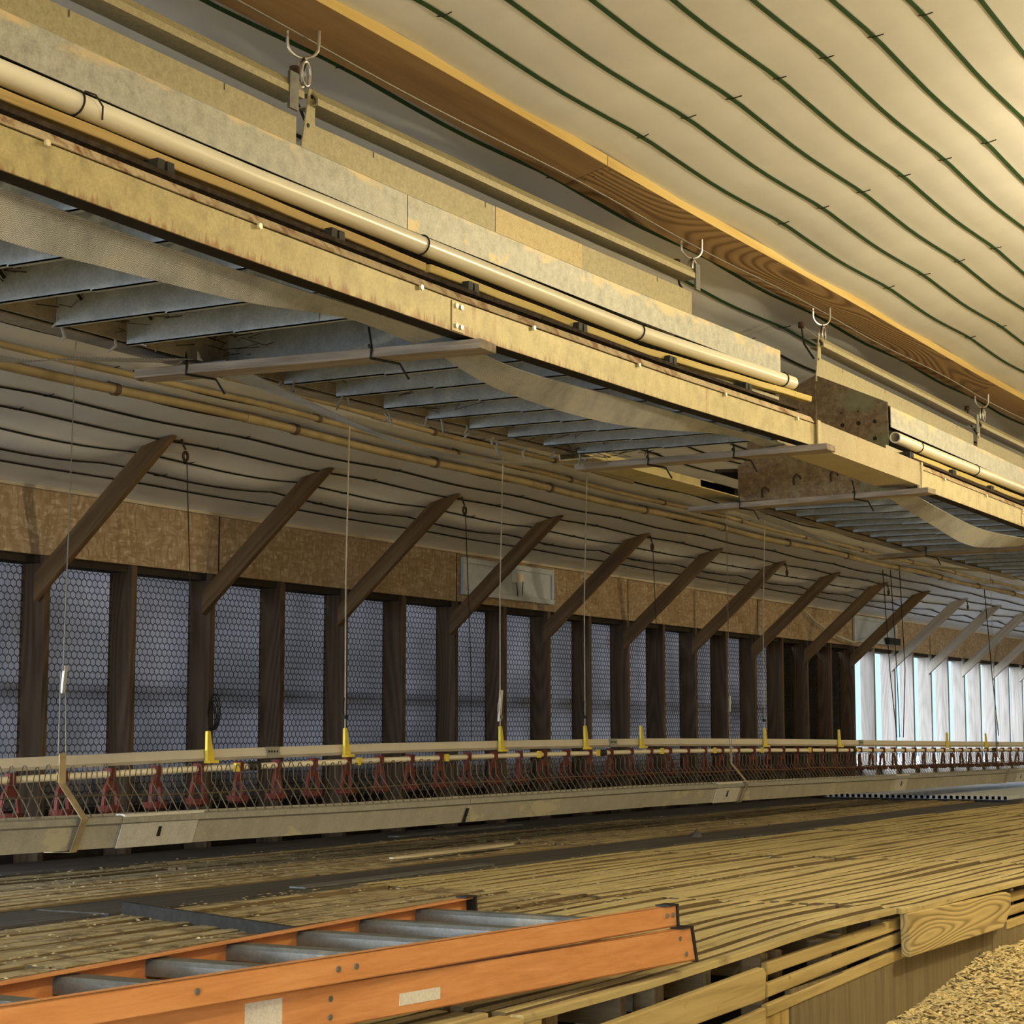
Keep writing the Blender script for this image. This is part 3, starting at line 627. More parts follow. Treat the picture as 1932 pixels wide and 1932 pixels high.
# ------------------------------------------------------------------ inlet doors on the strand board
def inlet(label, y0, y1, z0, z1, handle=True):
    r = thing('air_inlet', label, 'air inlet', (XW, (y0 + y1) / 2, z0)); x = XW + .004
    k = MB(); w = .035
    k.box(x, x + .022, y0, y1, z0, z0 + w); k.box(x, x + .022, y0, y1, z1 - w, z1); k.box(x, x + .022, y0, y0 + w * 1.6, z0 + w, z1 - w); k.box(x, x + .022, y1 - w, y1, z0 + w, z1 - w); k.build('frame', 'inlet', r, bevel=.003)
    MB().box(x, x + .012, y0 + w * 1.6, y1 - w, z0 + w, z1 - w).build('flap', 'inlet', r)
    if handle:
        y = (y0 + y1) / 2 + .03; z = (z0 + z1) / 2 + .02
        k = MB(); k.box(x + .012, x + .05, y, y + .035, z - .02, z + .045); k.box(x + .012, x + .018, y + .05, y + .15, z - .01, z + .04); k.build('latch', 'alu', r)
        k = MB(); k.tube([(x + .03, y + .03, z - .02), (x + .03, y + .05, z - .11)], .003, 5); k.tube([(x + .03, y + .12, z - .01), (x + .03, y + .11, z - .1)], .003, 5); k.build('pull_wire', 'cord_dark', r)
    return r
inlet('grey-white air inlet door with latch in the strand board', 10.40, 11.61, .845, 1.08)
r2 = inlet('small grey air inlet with dark box in its corner, over the black panel', 17.67, 18.93, .84, 1.09, False)
MB().box(XW + .03, XW + .07, 18.55, 18.9, .845, .91).build('actuator', 'black', r2, label='dark actuator box')
k = MB(); k.tube([(XW + .05, 18.5, 1.03), (XW + .09, 18.25, .96), (XW + .1, 17.9, .88), (XW + .09, 17.45, .82), (XW + .07, 17.0, .87), (XW + .05, 16.55, .97), (XW + .04, 16.3, 1.06)], .008, 6)
tag(k.build('white_cable', 'plate', smooth=True), 'white cable looping across the strand board to the small inlet', 'cable')

# ------------------------------------------------------------------ hanging cords and pulleys on the wall side
for i in range(6):
    y = 6.79 + 2.447 * i; X = -5.495; zc_ = cz(X, y)
    r = thing('cord_pulley', 'rusty little pulley under the ceiling near the braces, %s along' % ORD[i + 1], 'pulley', (X, y, zc_ - .09), 'pulleys along the wall side')
    k = MB(); k.tube([(X, y - .03, zc_), (X, y - .015, zc_ - .03), (X, y, zc_ - .045)], .005, 6)
    k.tube([(X, y + .016 * math.cos(a), zc_ - .075 + .02 * math.sin(a)) for a in [2 * math.pi * q / 12 for q in range(13)]], .007, 6); k.build('sheave', 'rustyhook', r)
    MB().tube([(X - .02, y - .08, cz(X, y - .08) - .012), (X, y - .03, zc_ - .01)], .004, 5).build('chain', 'rustyhook', r)
    if i < 3:
        o = MB().tube([(X, y + .01, zc_ - .09), (X + .01, y + .06, .3), (X + .0, y + .08, -.05 if i == 1 else .0)], .0026, 5).build('drop_rope', 'cord_dark')
        tag(o, 'thin dark cord hanging from the %s rusty pulley' % ORD[i + 1], 'cord', 'cords hanging by the wall')

# ------------------------------------------------------------------ drinker line
ZW = [(4.5, -.11), (5.2, -.100), (6.3, -.078), (7.6, -.061), (9, -.052), (10.75, -.048), (12.5, -.058), (14.5, -.076), (17, -.098), (19.1, -.113), (25, -.135)]
zw = lambda y: interp(ZW, y)
XL = -5.0
r = thing('drinker_line', 'long drinker line with aluminium rail, ivory pipe and red drinkers', 'drinker line', (XL, 15, -.35)); WL = r
ys = frange(4.6, 26, .3)
MB().sweep([(XL + .012, 0), (XL + .014, -.034), (XL + .004, -.046), (XL - .014, -.048), (XL - .014, 0)], ys, zw).build('support_rail', 'alu', r)
MB().tube([(XL, y, zw(y) - .078) for y in ys], .0135, 10).build('water_pipe', 'pvcdim', r, smooth=True)
y = 5.229; proto = None; n = 0
while y < 25.5:
    z = zw(y) - .078
    if proto is None:
        k = MB(); z0 = 0
        k.box(-.017, .019, -.013, .013, -.018, .024)
        k.prism([(-.012, -.02), (.012, -.02), (.034, -.05), (.046, -.125), (.033, -.125), (.024, -.06), (-.024, -.06), (-.033, -.125), (-.046, -.125), (-.034, -.05)], 0, -.006, .008)
        k.tube([(0, 0, -.15), (0, 0, -.14), (0, 0, -.118)], [.026, .044, .050], 14)
        me = None; ob = k.build('drinker', 'red', r, loc=(0, 0, 0)); proto = ob
    else:
        ob = proto.copy(); col.objects.link(ob)
    ob.location = Vector((XL, y, z)) - Vector(r['_o']); ob.rotation_euler = (0, U(-.05, .05), U(-.25, .25))
    y += .2672; n += 1
for i, y in enumerate((5.36, 6.42, 7.33, 8.1, 9.05, 9.75, 10.6, 11.4, 12.2, 13.1, 14.1)):
    MB().box(XL + .008, XL + .02, y + .10, y + .13, zw(y) - .094, zw(y) - .058).build('pipe_clip', 'yellow', r, label='small yellow clip')
hy = (6.33, 7.32, 8.735, 9.69, 10.41, 12.34, 13.80, 16.5, 17.7, 19.4, 20.6)
for i, y in enumerate(hy):
    z = zw(y); k = MB()
    k.hexa([(XL + .016 + a, y + b * w_ + s_, z + c) for a in (0, .014) for b in (-1, 1) for c, w_, s_ in ((-.05, .026, .012), (.075, .010, -.004))])
    k.hexa([(XL + .012 + a, y + b * .032 + .018, z + c) for a in (0, .03) for b in (-1, 1) for c in (-.056, -.044)])
    k.build('hanger', 'yellow', r, label='yellow plastic hanger', bevel=.003)
for y in (6.78, 10.05, 14.3, 18.1):
    z = zw(y); k = MB(); k.hexa([(XL + .0145 + a, y + b * .045 + (.012 if c < -.03 else 0), z + c) for a in (0, .004) for b in (-1, 1) for c in (-.045, .002)]); rj_ = k.build('rail_joint', 'trlip', r)
    k = MB()
    for q in range(4): k.disc((XL + .0185, y - .03 + .02 * q, z - .018), (1, 0, 0), .0055, .001, 8)
    k.build('joint_hole', 'black', rj_)
    MB().tube([(XL, y - .16, z - .078), (XL, y - .08, z - .078)], .019, 10).build('pipe_coupler', 'clip', r)
for i, (y, nm) in enumerate(((7.32, 'second'), (8.735, 'third'), (9.69, 'fourth'), (12.34, 'sixth'), (19.4, 'tenth'))):
    zt = cz(-4.93, y); z = zw(y) + .07; yt = y - .06
    w = thing('hanging_rope', 'pale cord from the ceiling down to the %s yellow hanger' % nm, 'cord', (XL + .02, y, z), 'cords holding the drinker line')
    MB().tube([(-4.93, yt, zt), (-4.97, y - .02, (zt + z) / 2), (XL + .02, y, z)], .0038, 6).build('strand', 'cord', w)
    k = MB(); k.box(XL + .012, XL + .028, y - .012, y + .012, z + .045, z + .062); k.tube([(XL + .02, y + .0, z + .05), (XL + .02, y - .022, z + .08), (XL + .02, y - .02, z + .12), (XL + .02, y, z + .15)], .0028, 5); k.build('knot', 'black' if i != 1 else 'alu', w)
    if i == 1: MB().hexa([(XL + .016 + a, y + b * .010 - .012 + c * .02, z + .03 + c * .16) for a in (0, .012) for b in (-1, 1) for c in (0, 1)]).build('cord_lock', 'alu', w)

# ------------------------------------------------------------------ feeder
ZT = [(4.5, .006), (4.93, .006), (7.19, -.010), (10.2, -.006), (14.5, -.03), (18.1, -.045), (26, -.05)]
zt_ = lambda y: interp(ZT, y)
r = thing('feed_trough', 'long galvanised feed trough with wire grill, hanging before the wall', 'feed trough', (-4.85, 15, -.43)); FT = r
cuts = [4.4, 5.55, 8.05, 11.0, 14.55, 18.0, 21.5, 25.5]
for a, b in zip(cuts, cuts[1:]):
    ys = frange(a + .002, b - .002, .3)
    MB().sweep([(-4.795, -.428), (-4.765, -.340), (-4.766, -.338), (-4.912, -.338), (-4.885, -.428)], ys, zt_).build('trough_section', 'trough', r)
    MB().sweep([(-4.763, -.344), (-4.752, -.338), (-4.752, -.316), (-4.768, -.310), (-4.785, -.312), (-4.785, -.344)], ys, zt_).build('trough_lip', 'trlip', r)
    MB().sweep([(-4.914, -.344), (-4.925, -.338), (-4.925, -.316), (-4.907, -.310), (-4.892, -.344)], ys, zt_).build('rear_lip', 'trlip', r)
for y, w in ((5.78, .22), (11.2, .18), (14.6, .14), (18.1, .14)):
    z = zt_(y); k = MB(); k.hexa([(x0 + t, yy, zz + z) for t in (0, .004) for yy in (y - w, y + w) for x0, zz in ((-4.793, -.430), (-4.763, -.342))]); jp_ = k.build('joint_plate', 'plate', r, label='paler joint plate')
    k = MB(); k.hexa([(x0 + t, yy, zz + z) for t in (0, .0055) for yy in (y - .008, y + .008) for x0, zz in ((-4.778, -.395), (-4.768, -.358))]); k.build('slot', 'black', jp_)
    k = MB(); k.box(-4.79, -4.749, y - w, y + w * 1.1, -.316 + z, -.306 + z); k.build('lip_cover', 'plate', r)
k = MB(); y = 8.05; k.hexa([(x0 + t, yy, zz + zt_(y)) for t in (0, .004) for yy in (y - .012, y + .012) for x0, zz in ((-4.793, -.430), (-4.768, -.36))]); k.build('slot', 'black', r)
g = MB(); y = 4.6
while y < 25.4:
    z = zt_(y) + (.0 if y < 8 else -.01); j = U(-.004, .004); th = .0026; nn = 5 if y < 12 else 3; jz = U(-.006, .006)
    pts = [(-4.912, y, -.312 + z), (-4.880, y + j, -.215 + z), (-4.872, y + j, -.15 + z + jz), (-4.866, y + j, -.132 + z + jz), (-4.856, y + j, -.130 + z + jz), (-4.849, y + j, -.145 + z + jz), (-4.848, y + j, -.195 + z), (-4.80, y, -.255 + z), (-4.762, y, -.312 + z)]
    g.tube(pts, [.0013, .0015, .002] + [th] * 6, nn, False); y += .0612
for x, zz in ((-4.812, -.240),): g.tube([(x, q, zz + zt_(q) + .003 * math.sin(q * 5)) for q in frange(4.5, 25.4, .12)], .0028, 5)
g.build('wire_grill', 'wire', r, smooth=True)
for i, y in enumerate((5.33, 11.45, 17.6)):
    z = zt_(y); P = [(-4.85, y, -.085 + z), (-4.848, y, -.195 + z), (-4.738, y, -.318 + z), (-4.788, y, -.432 + z), (-4.91, y, -.435 + z)]
    k = MB(); w = .017 if i == 0 else .012
    k.ribbon([(a, b - w, c) for a, b, c in P], [(a, b + w, c) for a, b, c in P], .004); k.build('hanger_strap', 'bracket', r, label='bent dusty steel strap')
for i, y in enumerate((5.33, 11.45, 17.6)):
    z = zt_(y) - .09; w = thing('hanging_wire', ('double wire ending at the %s bent strap of the feed trough' % ORD[i + 1]), 'wire', (-4.85, y, z), 'wires holding the feed trough')
    top = cz(-4.9, y + .05)
    k = MB(); kz = z + .30
    k.tube([(-4.85, y - .02, z), (-4.855, y - .012, kz)], .0022, 5); k.tube([(-4.85, y + .02, z), (-4.855, y + .012, kz)], .0022, 5); k.build('loop', 'cable', w)
    k = MB(); k.hexa([(-4.86 + a, y + b * .008 + c * .012, kz - .08 + c * .1) for a in (0, .01) for b in (-1, 1) for c in (0, 1)]); k.build('wire_clamp', 'plate', w)
    MB().tube([(-4.855, y, kz), (-4.88, y + .05, top)], .0022, 5).build('strand', 'cable', w)

# ------------------------------------------------------------------ slatted floor
ZD = -.585
def panel(label, x0, x1, y0, y1, z, mt, pitch=.0525, wd=.0355, rough=1.0, bow=0.):
    r = thing('slat_panel', label, 'slatted floor panel', ((x0 + x1) / 2, (y0 + y1) / 2, z - .12), 'slatted floor panels')
    n = int((x1 - x0) / pitch); k = MB()
    for i in range(n):
        xa = x1 - i * pitch - wd; j = U(-.0035, .0035) * rough; e0, e1 = U(-.012, .012), U(-.012, .012); sl = U(-.003, .003) * rough; w2 = wd + U(-.003, .003)
        ys = frange(y0 + .012 + e0, y1 - .012 + e1, .3); ph = U(0, 6)
        if i == 0 and x1 > -2.3: edge_k = MB()
        (edge_k if i == 0 and x1 > -2.3 else k).sweep([(xa, -.019), (xa + w2, -.019), (xa + w2, -.002), (xa + w2 - .003, 0), (xa + .003, 0), (xa, -.002)], ys, lambda y: z + j + sl * (y - y0) + .0025 * rough * math.sin(y * 3 + ph) - bow * math.sin(math.pi * (y - y0) / (y1 - y0)) + (interp(WARP, y) * max(0, (xa + 3.14) / 1.08) if x1 > -2.3 else 0))
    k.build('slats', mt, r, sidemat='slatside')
    if x1 > -2.3: edge_k.build('edge_slat', 'slat', r, bevel=.003)
    y = y0 + .12
    while y < y1:
        q = MB(); q.box(x0 + .01, x1 - .075, y - .02, y + .02, z - .13, z - .048); q.build('joist', 'joist', r, bevel=.006); y += .515
    for xx in (x0 + .05, x1 - .12):
        for yy in (y0 + .12, y1 - .25): MB().box(xx - .02, xx + .02, yy - .02, yy + .02, -.995, z - .03).build('leg', 'joist', r)
WARP = [(3.2, -.018), (4.4, -.020), (4.88, -.007), (5.3, .010), (5.56, .017), (6.0, .016), (6.24, .012), (6.3, .004), (7.5, .0), (8.6, .002), (8.7, -.004), (12, 0)]
seams = [1.3, 3.71, 6.24, 8.66, 11.1, 13.5, 15.9, 18.4, 20.9, 23.5, 26]
names = ['nearest', 'second', 'third', 'fourth', 'fifth', 'sixth', 'seventh', 'eighth', 'ninth', 'last']
for i, (a, b) in enumerate(zip(seams, seams[1:])):
    xr = -2.055 if i else -2.13
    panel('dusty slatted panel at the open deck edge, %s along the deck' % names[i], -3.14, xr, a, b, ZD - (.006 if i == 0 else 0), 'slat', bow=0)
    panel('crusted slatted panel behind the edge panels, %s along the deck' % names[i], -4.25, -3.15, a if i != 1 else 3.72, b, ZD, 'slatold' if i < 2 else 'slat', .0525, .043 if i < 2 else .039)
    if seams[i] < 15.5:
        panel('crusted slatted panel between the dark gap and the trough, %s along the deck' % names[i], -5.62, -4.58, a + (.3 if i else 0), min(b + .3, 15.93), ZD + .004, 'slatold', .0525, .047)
for j, (a, b) in enumerate(((15.95, 18.4), (18.42, 20.9), (20.92, 23.4))):
    r = thing('plastic_panel', 'grey-white perforated plastic floor panel in the daylight, %s from the gap' % ORD[j + 1], 'plastic floor panel', (-5.0, (a + b) / 2, ZD), 'plastic floor panels')
    k = MB()
    for x in frange(-5.9, -4.35, .05): k.box(x, x + .026, a, b, ZD + .02, ZD + .05)
    for y in frange(a, b - .03, .06): k.box(-5.9, -4.32, y, y + .022, ZD + .018, ZD + .046)
    k.build('grid', 'plastic', r)
    MB().box(-5.9, -4.3, a + .1, b - .1, ZD - .06, ZD + .016).build('support', 'darkplank', r)
    for xx in (-5.8, -4.45):
        for yy in (a + .2, b - .25): MB().box(xx - .02, xx + .02, yy - .02, yy + .02, -.995, ZD - .06).build('leg', 'joist', r)
for i, (a, b) in enumerate(((1.3, 4.86), (4.9, 10.2), (10.22, 15.9))):
    m = MB(); m.box(-4.585, -4.245, a, b, ZD - .03, ZD - .001)
    tag(m.build('gap_plank', 'darkplank'), 'dark plank in the gap between the slatted panels, %s along' % ORD[i + 1], 'plank', 'dark planks between the slatted panels')
    m = MB(); m.box(-6.12, -5.63, a, b, ZD - .02, ZD + .006)
    tag(m.build('wall_plank', 'darkplank'), 'dark plank beneath the feed trough near the wall, %s along' % ORD[i + 1], 'plank', 'dark planks beside the wall')
m = MB(); m.bar((-4.29, 6.0, ZD + .003), (-4.31, 7.45, ZD + .003), .07, .006); tag(m.build('zinc_strip', 'zincbar'), 'grey metal strip lying in the dark gap of the deck', 'metal strip')
m = MB(); m.bar((-5.80, 9.0, ZD + .010), (-5.86, 10.5, ZD + .010), .07, .008); tag(m.build('zinc_strip', 'zincbar'), 'pale metal strip lying on the dark plank under the trough', 'metal strip')
m = MB(); m.hexa([(x, y, z) for x, y, z in ((-4.19, 4.90, ZD), (-4.19, 4.90, ZD + .038), (-4.20, 4.925, ZD), (-4.20, 4.925, ZD + .038), (-3.18, 4.50, ZD), (-3.18, 4.50, ZD + .036), (-3.19, 4.525, ZD), (-3.19, 4.525, ZD + .036))])
tag(m.build('cross_bar', 'darkbar'), 'dark flat bar lying across the slats behind the ladder', 'bar')
m = MB(); A_ = []; B_ = []
for q in range(9):
    y = 7.28 + .15 * q; x = -4.70 - .007 * q; w = .026 * (1 if 0 < q < 8 else .3); A_.append((x - w + U(-.006, .006), y, ZD + .030)); B_.append((x + w + U(-.006, .006), y, ZD + .030))
m.ribbon(A_, B_, .008); tag(m.build('wood_splinter', 'pale'), 'pale splintered lath lying on the crusted slats', 'lath')
k = MB()
for q in range(3000):
    far = R() < .45
    x, y = (U(-5.6, -4.6), U(4.6, 12)) if far else (U(-4.24, -3.0), U(3.0, 7.5) if R() < .8 else U(3, 11))
    z = ZD + (.014 if far else .002); a = U(.002, .007) * (1.5 if R() < .08 else 1); b = a * U(.7, 1.6); h = a * U(.25, .6)
    n0 = len(k.v); k.v += [(x - a, y - b, z), (x + a, y - b * .7, z), (x + a * .8, y + b, z), (x - a * .9, y + b * .8, z), (x + U(-.3, .3) * a, y, z + h)]
    for f4 in ((0, 1, 4), (1, 2, 4), (2, 3, 4), (3, 0, 4), (3, 2, 1, 0)): k.face([n0 + i for i in f4])
tag(k.build('dried_crumbs', 'crust'), 'dried crumbs caked over the slats', 'crumbs', kind='stuff')
m = MB(); m.tube([(-4.44, 9.98, ZD - .03), (-4.44, 9.98, ZD + .0), (-4.43, 9.98, ZD + .03)], [.05, .04, .015], 8); tag(m.build('dirt_clod', 'darkplank', smooth=True), 'dark clod of dirt at the far gap of the deck', 'clod')

k = MB()
for dx in (-.05, .0, .06): k.tube([(-5.2 + dx, 15.75 + dx, 1.34), (-5.18 + dx, 15.8 + dx * .6, .5), (-5.16 + dx * .5, 15.78, -.06)], .004, 5)
tag(k.build('hanging_rope', 'cord_dark'), 'bunch of dark cords hanging near the first pale studs', 'cord', 'cords hanging by the wall')
k = MB(); k.tube([(-5.15, 18.4, 1.36), (-5.1, 18.42, .5), (-5.05, 18.4, -.05)], .0045, 5); tag(k.build('hanging_rope', 'cord_dark'), 'single dark cord hanging before the bright open bays', 'cord', 'cords hanging by the wall')
k = MB()
for q in range(5): k.tube([(-6.205 + .004 * q, 7.915 + (.028 + .006 * q) * math.cos(a), .06 + .008 * q + (.06 + .008 * q) * math.sin(a)) for a in [2 * math.pi * z / 14 for z in range(15)]], .003, 5)
tag(k.build('coiled_cord', 'cord_dark'), 'coil of dark cord hung on a stud above the first yellow hanger', 'cord')

# front of the deck
def rail(name, label, x, y0, z0, y1, z1, h, t, mt, cat, group=None):
    m = MB(); m.hexa([(x + a, y, z + c) for a in (-t, 0) for y, z in ((y0, z0), (y1, z1)) for c in (-h, 0)]); o = m.build(name, mt, bevel=.004); tag(o, label, cat, group)
GR = 'rails on the deck front'
rail('fascia_rail', 'top one of the three slatted rails below the deck edge', -2.09, 5.175, -.646, 6.41, -.620, .036, .02, 'fascia', 'rail', GR)
rail('fascia_rail', 'middle one of the three slatted rails below the deck edge', -2.09, 5.175, -.705, 6.41, -.665, .038, .02, 'fascia', 'rail', GR)
rail('fascia_rail', 'bottom one of the three slatted rails below the deck edge, knotty', -2.09, 5.172, -.762, 6.41, -.720, .034, .02, 'fascia', 'rail', GR)
m = MB(); m.prism([(6.30, -.600), (7.50, -.615), (7.56, -.625), (7.56, -.69), (7.44, -.745), (6.31, -.742)], 0, -2.075, -2.045); tag(m.build('fascia_plank', 'fasciaswirl', bevel=.004), 'broad plank with swirling grain on the deck front', 'plank')
m = MB(); m.prism([(3.1, -.700), (4.26, -.668), (5.04, -.643), (5.06, -.66), (5.05, -.729), (3.1, -.765)], 0, -2.07, -2.045); tag(m.build('fascia_plank', 'fascia', bevel=.004), 'broad nail-stained plank on the deck front below the ladder', 'plank')
rail('fascia_rail', 'lower rail under the broad nail-stained plank', -2.06, 3.3, -.82, 5.09, -.757, .045, .02, 'fascia', 'rail', GR)
m = MB(); m.box(-2.13, -2.06, 2.5, 3.80, -.655, -.612); tag(m.build('edge_board', 'fascia', bevel=.004), 'yellow board end under the ladder at the deck edge', 'board')
for i, y in enumerate((7.66, 7.66, 7.66)):
    rail('fascia_rail', '%s short rail beyond the swirl-grained plank' % ('top', 'middle', 'bottom')[i], -2.09, 7.66, -.640 - .05 * i, 8.85, -.635 - .05 * i, .034, .02, 'fascia', 'rail', GR)
for i, y in enumerate((3.95, 4.52, 5.22, 5.74, 6.33, 7.58, 8.8)):
    m = MB(); m.box(-2.18, -2.115, y - .03, y + .03, -1.0, -.625 - .01 * (i % 2)); tag(m.build('deck_post', 'joist', bevel=.008), 'short post under the slatted deck edge, %s along' % ORD[i + 1], 'post', 'posts under the deck edge')
m = MB(); m.box(-2.112, -2.094, 5.36, 7.46, -1.0, -.74); tag(m.build('plywood_skirt', 'ply'), 'brown plywood skirt between the deck rails and the litter', 'plywood sheet')
m = MB(); m.box(-2.112, -2.096, 3.2, 5.35, -1.0, -.79); tag(m.build('board_skirt', 'plylit'), 'scuffed orange-brown board under the lowest rails', 'board')
m = MB(); m.box(-2.11, -2.094, 7.47, 12, -1.0, -.74); tag(m.build('plywood_skirt', 'ply'), 'farther plywood skirt beyond the swirl-grained plank', 'plywood sheet')
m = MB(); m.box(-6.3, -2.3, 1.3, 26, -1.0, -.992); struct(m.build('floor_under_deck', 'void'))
# litter of wood shavings
LZ = [(4.5, -.985), (5.6, -.975), (6.3, -.958), (6.8, -.905), (7.3, -.845), (7.75, -.848), (9, -.83), (14, -.84)]
def lz(x, y): return interp(LZ, y) - .03 * min(1, max(0, (x + 2.09) / .8)) + .006 * math.sin(x * 19 + y * 7) * math.sin(y * 13 - x * 5)
m = MB(); xs = frange(-2.092, 1.6, .06); ys = frange(4.0, 14, .06); n = len(ys)
for x in xs: m.v += [(x, y, lz(x, y)) for y in ys]
for i in range(len(xs) - 1):
    for j in range(n - 1): m.face((i * n + j, i * n + j + 1, (i + 1) * n + j + 1, (i + 1) * n + j))
tag(m.build('litter_bed', 'litter', smooth=True), 'bed of pale litter heaped against the deck front', 'litter', kind='stuff')
k = MB()
for q in range(15000):
    x = -2.09 + U(0, 1) ** 1.6 * 1.1; y = U(5.2, 9.2); z = lz(x, y) + U(0, .012); a = U(0, 6.28); l = U(.006, .018); w = U(.003, .007); t = U(-.6, .6)
    dx, dy = math.cos(a), math.sin(a); n0 = len(k.v)
    k.v += [(x + dx * l - dy * w, y + dy * l + dx * w, z + t * l), (x + dx * l + dy * w, y + dy * l - dx * w, z + t * l + .002), (x - dx * l + dy * w, y - dy * l - dx * w, z - t * l * .3), (x - dx * l - dy * w, y - dy * l + dx * w, z - t * l * .3 + .003), (x, y, z + .006)]
    k.face((n0, n0 + 1, n0 + 4)); k.face((n0 + 1, n0 + 2, n0 + 4)); k.face((n0 + 2, n0 + 3, n0 + 4)); k.face((n0 + 3, n0, n0 + 4))
tag(k.build('wood_shavings', 'shavings'), 'loose pale wood shavings strewn over the litter', 'shavings', kind='stuff')

# ------------------------------------------------------------------ folded stepladder
r = thing('stepladder', 'orange fibreglass stepladder lying folded on the slatted deck', 'ladder', (-2.3, 3.2, ZD))
def lx(tab, y): return interp(tab, y) if tab[0][0] <= y <= tab[-1][0] else tab[0][1] + (tab[1][1] - tab[0][1]) * (y - tab[0][0]) / (tab[1][0] - tab[0][0])
NL = [(1.6, -2.385), (4.56, -2.026)]; NU = [(1.6, -2.305), (4.50, -2.052)]; FU = [(1.6, -2.37 - .02), (4.46, -2.648)]; FLo = [(1.6, -2.44), (4.5, -2.66)]
def chan(name, tab, y0, y1, z0, z1, t, side, lbl=None, tip=0):
    m = MB(); f_ = .026; g_ = .004
    def S(y): x = lx(tab, y); return x
    for (xa, xb, za, zb) in ((0, -side * g_, z0, z1), (0, -side * f_, z1 - g_, z1), (0, -side * f_, z0, z0 + g_)):
        m.hexa([(S(y) + x, y + (tip * (zz - z0) if y == y1 else 0), zz) for x in (xa, xb) for y in (y0, y1) for zz in (za, zb)])
    return m.build(name, 'orange', r, label=lbl)
zl0, zl1, zu0, zu1 = ZD + .012, ZD + .094, ZD + .099, ZD + .150
chan('rear_rail', NL, 1.6, 4.545, zl0, zl1, .004, 1, 'orange lower rail with worn white labels', -.35)
chan('front_rail', NU, 1.6, 4.49, zu0, zu1, .004, 1, None, -.1)
chan('front_rail', FU, 1.6, 4.46, zu0, zu1, .004, -1)
chan('rear_rail', FLo, 1.6, 4.5, zl0, zl1, .004, -1)
for i in range(9):
    y = 4.20 - .288 * i; xa = lx(FU, y) + .004; xb = lx(NU, y) - .004; m = MB(); dy = .0
    m.sweep if False else None
    pr = [(-.036, .034), (-.030, .042), (.034, .040), (.038, .034), (.038, .012), (.034, .012), (.034, .034), (-.030, .036), (-.032, .010), (-.036, .010)]
    m.prism([(y + a, zu0 + b) for a, b in pr], 0, xa, xb); m.build('step', 'tread', r)
for (tab, y, z0, z1, s) in ((NL, 4.548, zl0, zl1, -.35), (NU, 4.492, zu0, zu1, -.1), (FU, 4.462, zu0, zu1, -.1)):
    x = lx(tab, y); sd = -1 if tab is not FU else 1; m = MB()
    m.hexa([(x + a, y + b + s * c, z0 + c - .004 if c == 0 else z1 + .004) for a in (.003, sd * .032) for b in (0, .010) for c in (0, z1 - z0)])
    m.hexa([(x + a, y + b + s * (z1 - z0), z1 + c) for a in (.003, sd * .034) for b in (-.05, .008) for c in (.001, .005)]); m.build('end_cap', 'black', r)
def onrail(y, z, w, h, name, mt, lb=None, dz=0):
    m = MB(); m.hexa([(lx(NL, q) + .0006 + a, q, zz + (dz if q > y else 0)) for a in (0, .0012) for q in (y - w, y + w) for zz in (z - h, z + h)]); m.build(name, mt, r, label=lb)
onrail(3.455, zl0 + .043, .066, .025, 'paper_label', 'paper', 'worn white paper label')
onrail(2.995, zl0 + .046, .05, .026, 'paper_label', 'paper', 'worn white paper label')
m = MB()
for y, z, tab in ((3.17, zu0 + .027, NU), (3.225, zu0 + .027, NU), (3.18, zl0 + .02, NL), (3.18, zl0 + .055, NL), (4.44, zu0 + .03, NU), (4.47, zu0 + .03, NU), (4.47, zl0 + .06, NL), (4.5, zl0 + .02, NL), (2.78, zu0 + .027, NU)):
    MB().disc((lx(tab, y), y, z), (1, 0, 0), .006, .004, 10).build('rivet', 'tread', r)

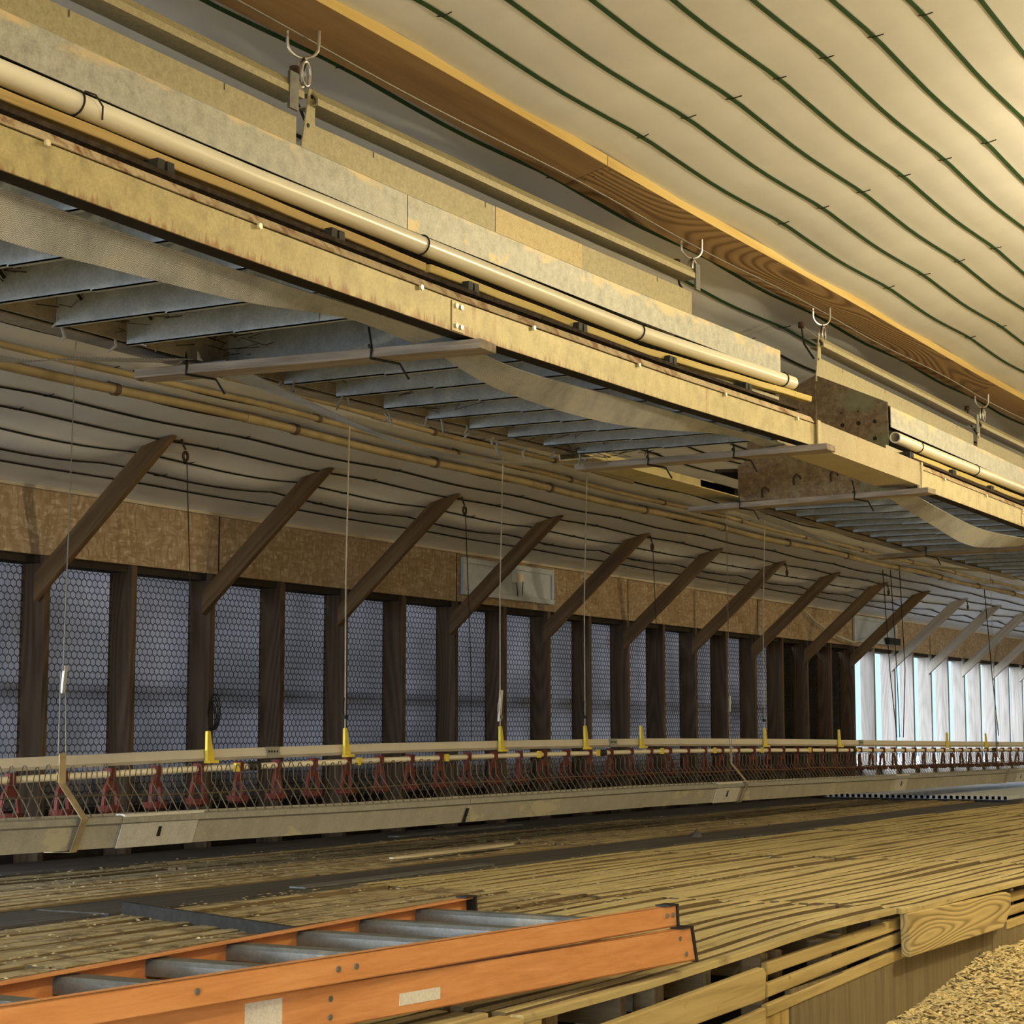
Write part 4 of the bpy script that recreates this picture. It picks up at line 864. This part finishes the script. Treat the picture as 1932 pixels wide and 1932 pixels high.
# ------------------------------------------------------------------ light
def lamp(x, y, z, p, c=(1, .82, .47), rad=.06):
    l = bpy.data.lights.new('warm_bulb', 'POINT'); l.energy = p; l.color = c; l.shadow_soft_size = rad
    o = bpy.data.objects.new('warm_bulb', l); o.location = (x, y, z); col.objects.link(o); o['_o'] = (x, y, z)
for x, y, p in ((.4, .2, 130), (-.1, 7.6, 180), (.3, 14.0, 150), (.3, 20.5, 110)): lamp(x, y, 1.95, p)
w = bpy.data.worlds.new('overcast_daylight'); scn.world = w; w.use_nodes = True
bg = w.node_tree.nodes['Background']; bg.inputs[0].default_value = (.50, .76, 1.0, 1)
t = w.node_tree; tc = t.nodes.new('ShaderNodeTexCoord'); sp = t.nodes.new('ShaderNodeSeparateXYZ'); t.links.new(tc.outputs['Generated'], sp.inputs[0])
mr = t.nodes.new('ShaderNodeMapRange'); mr.inputs[1].default_value = -.9; mr.inputs[2].default_value = -.2; t.links.new(sp.outputs[1], mr.inputs[0])
t.links.new(mixc(t, mr.outputs[0], (13.0, 14.8, 17.0), (.52, .75, .95)), bg.inputs[0]); bg.inputs[1].default_value = 1.0   # sky boosted behind the near end as added cool fill
def portal(c, rot, sx, sy):
    l = bpy.data.lights.new('daylight_portal', 'AREA'); l.shape = 'RECTANGLE'; l.size = sx; l.size_y = sy; l.cycles.is_portal = True
    o = bpy.data.objects.new('daylight_portal', l); o.location = c; o.rotation_euler = rot; col.objects.link(o)
portal((-6.5, 26, .2), (0, -math.pi / 2, 0), 1.3, 16)
portal((-2.4, YB - .12, 0), (math.pi / 2, 0, 0), 8, 1.9)

# ------------------------------------------------------------------ camera
cam = bpy.data.cameras.new('camera'); cam.sensor_width = 36; cam.lens = 36 * 3660 / 1932; cam.clip_end = 300
o = bpy.data.objects.new('camera', cam); col.objects.link(o); o.rotation_euler = (math.radians(96.42), 0, math.radians(29.34)); scn.camera = o
for o in scn.objects:
    if o.parent is None: o.location.z += ZC
    if '_o' in o: del o['_o']
scn.view_settings.view_transform = 'Standard'; scn.view_settings.look = 'None'; scn.view_settings.exposure = 0.45; scn.view_settings.gamma = 1
scn.cycles.max_bounces = 8; scn.cycles.diffuse_bounces = 5; scn.cycles.sample_clamp_indirect = 4
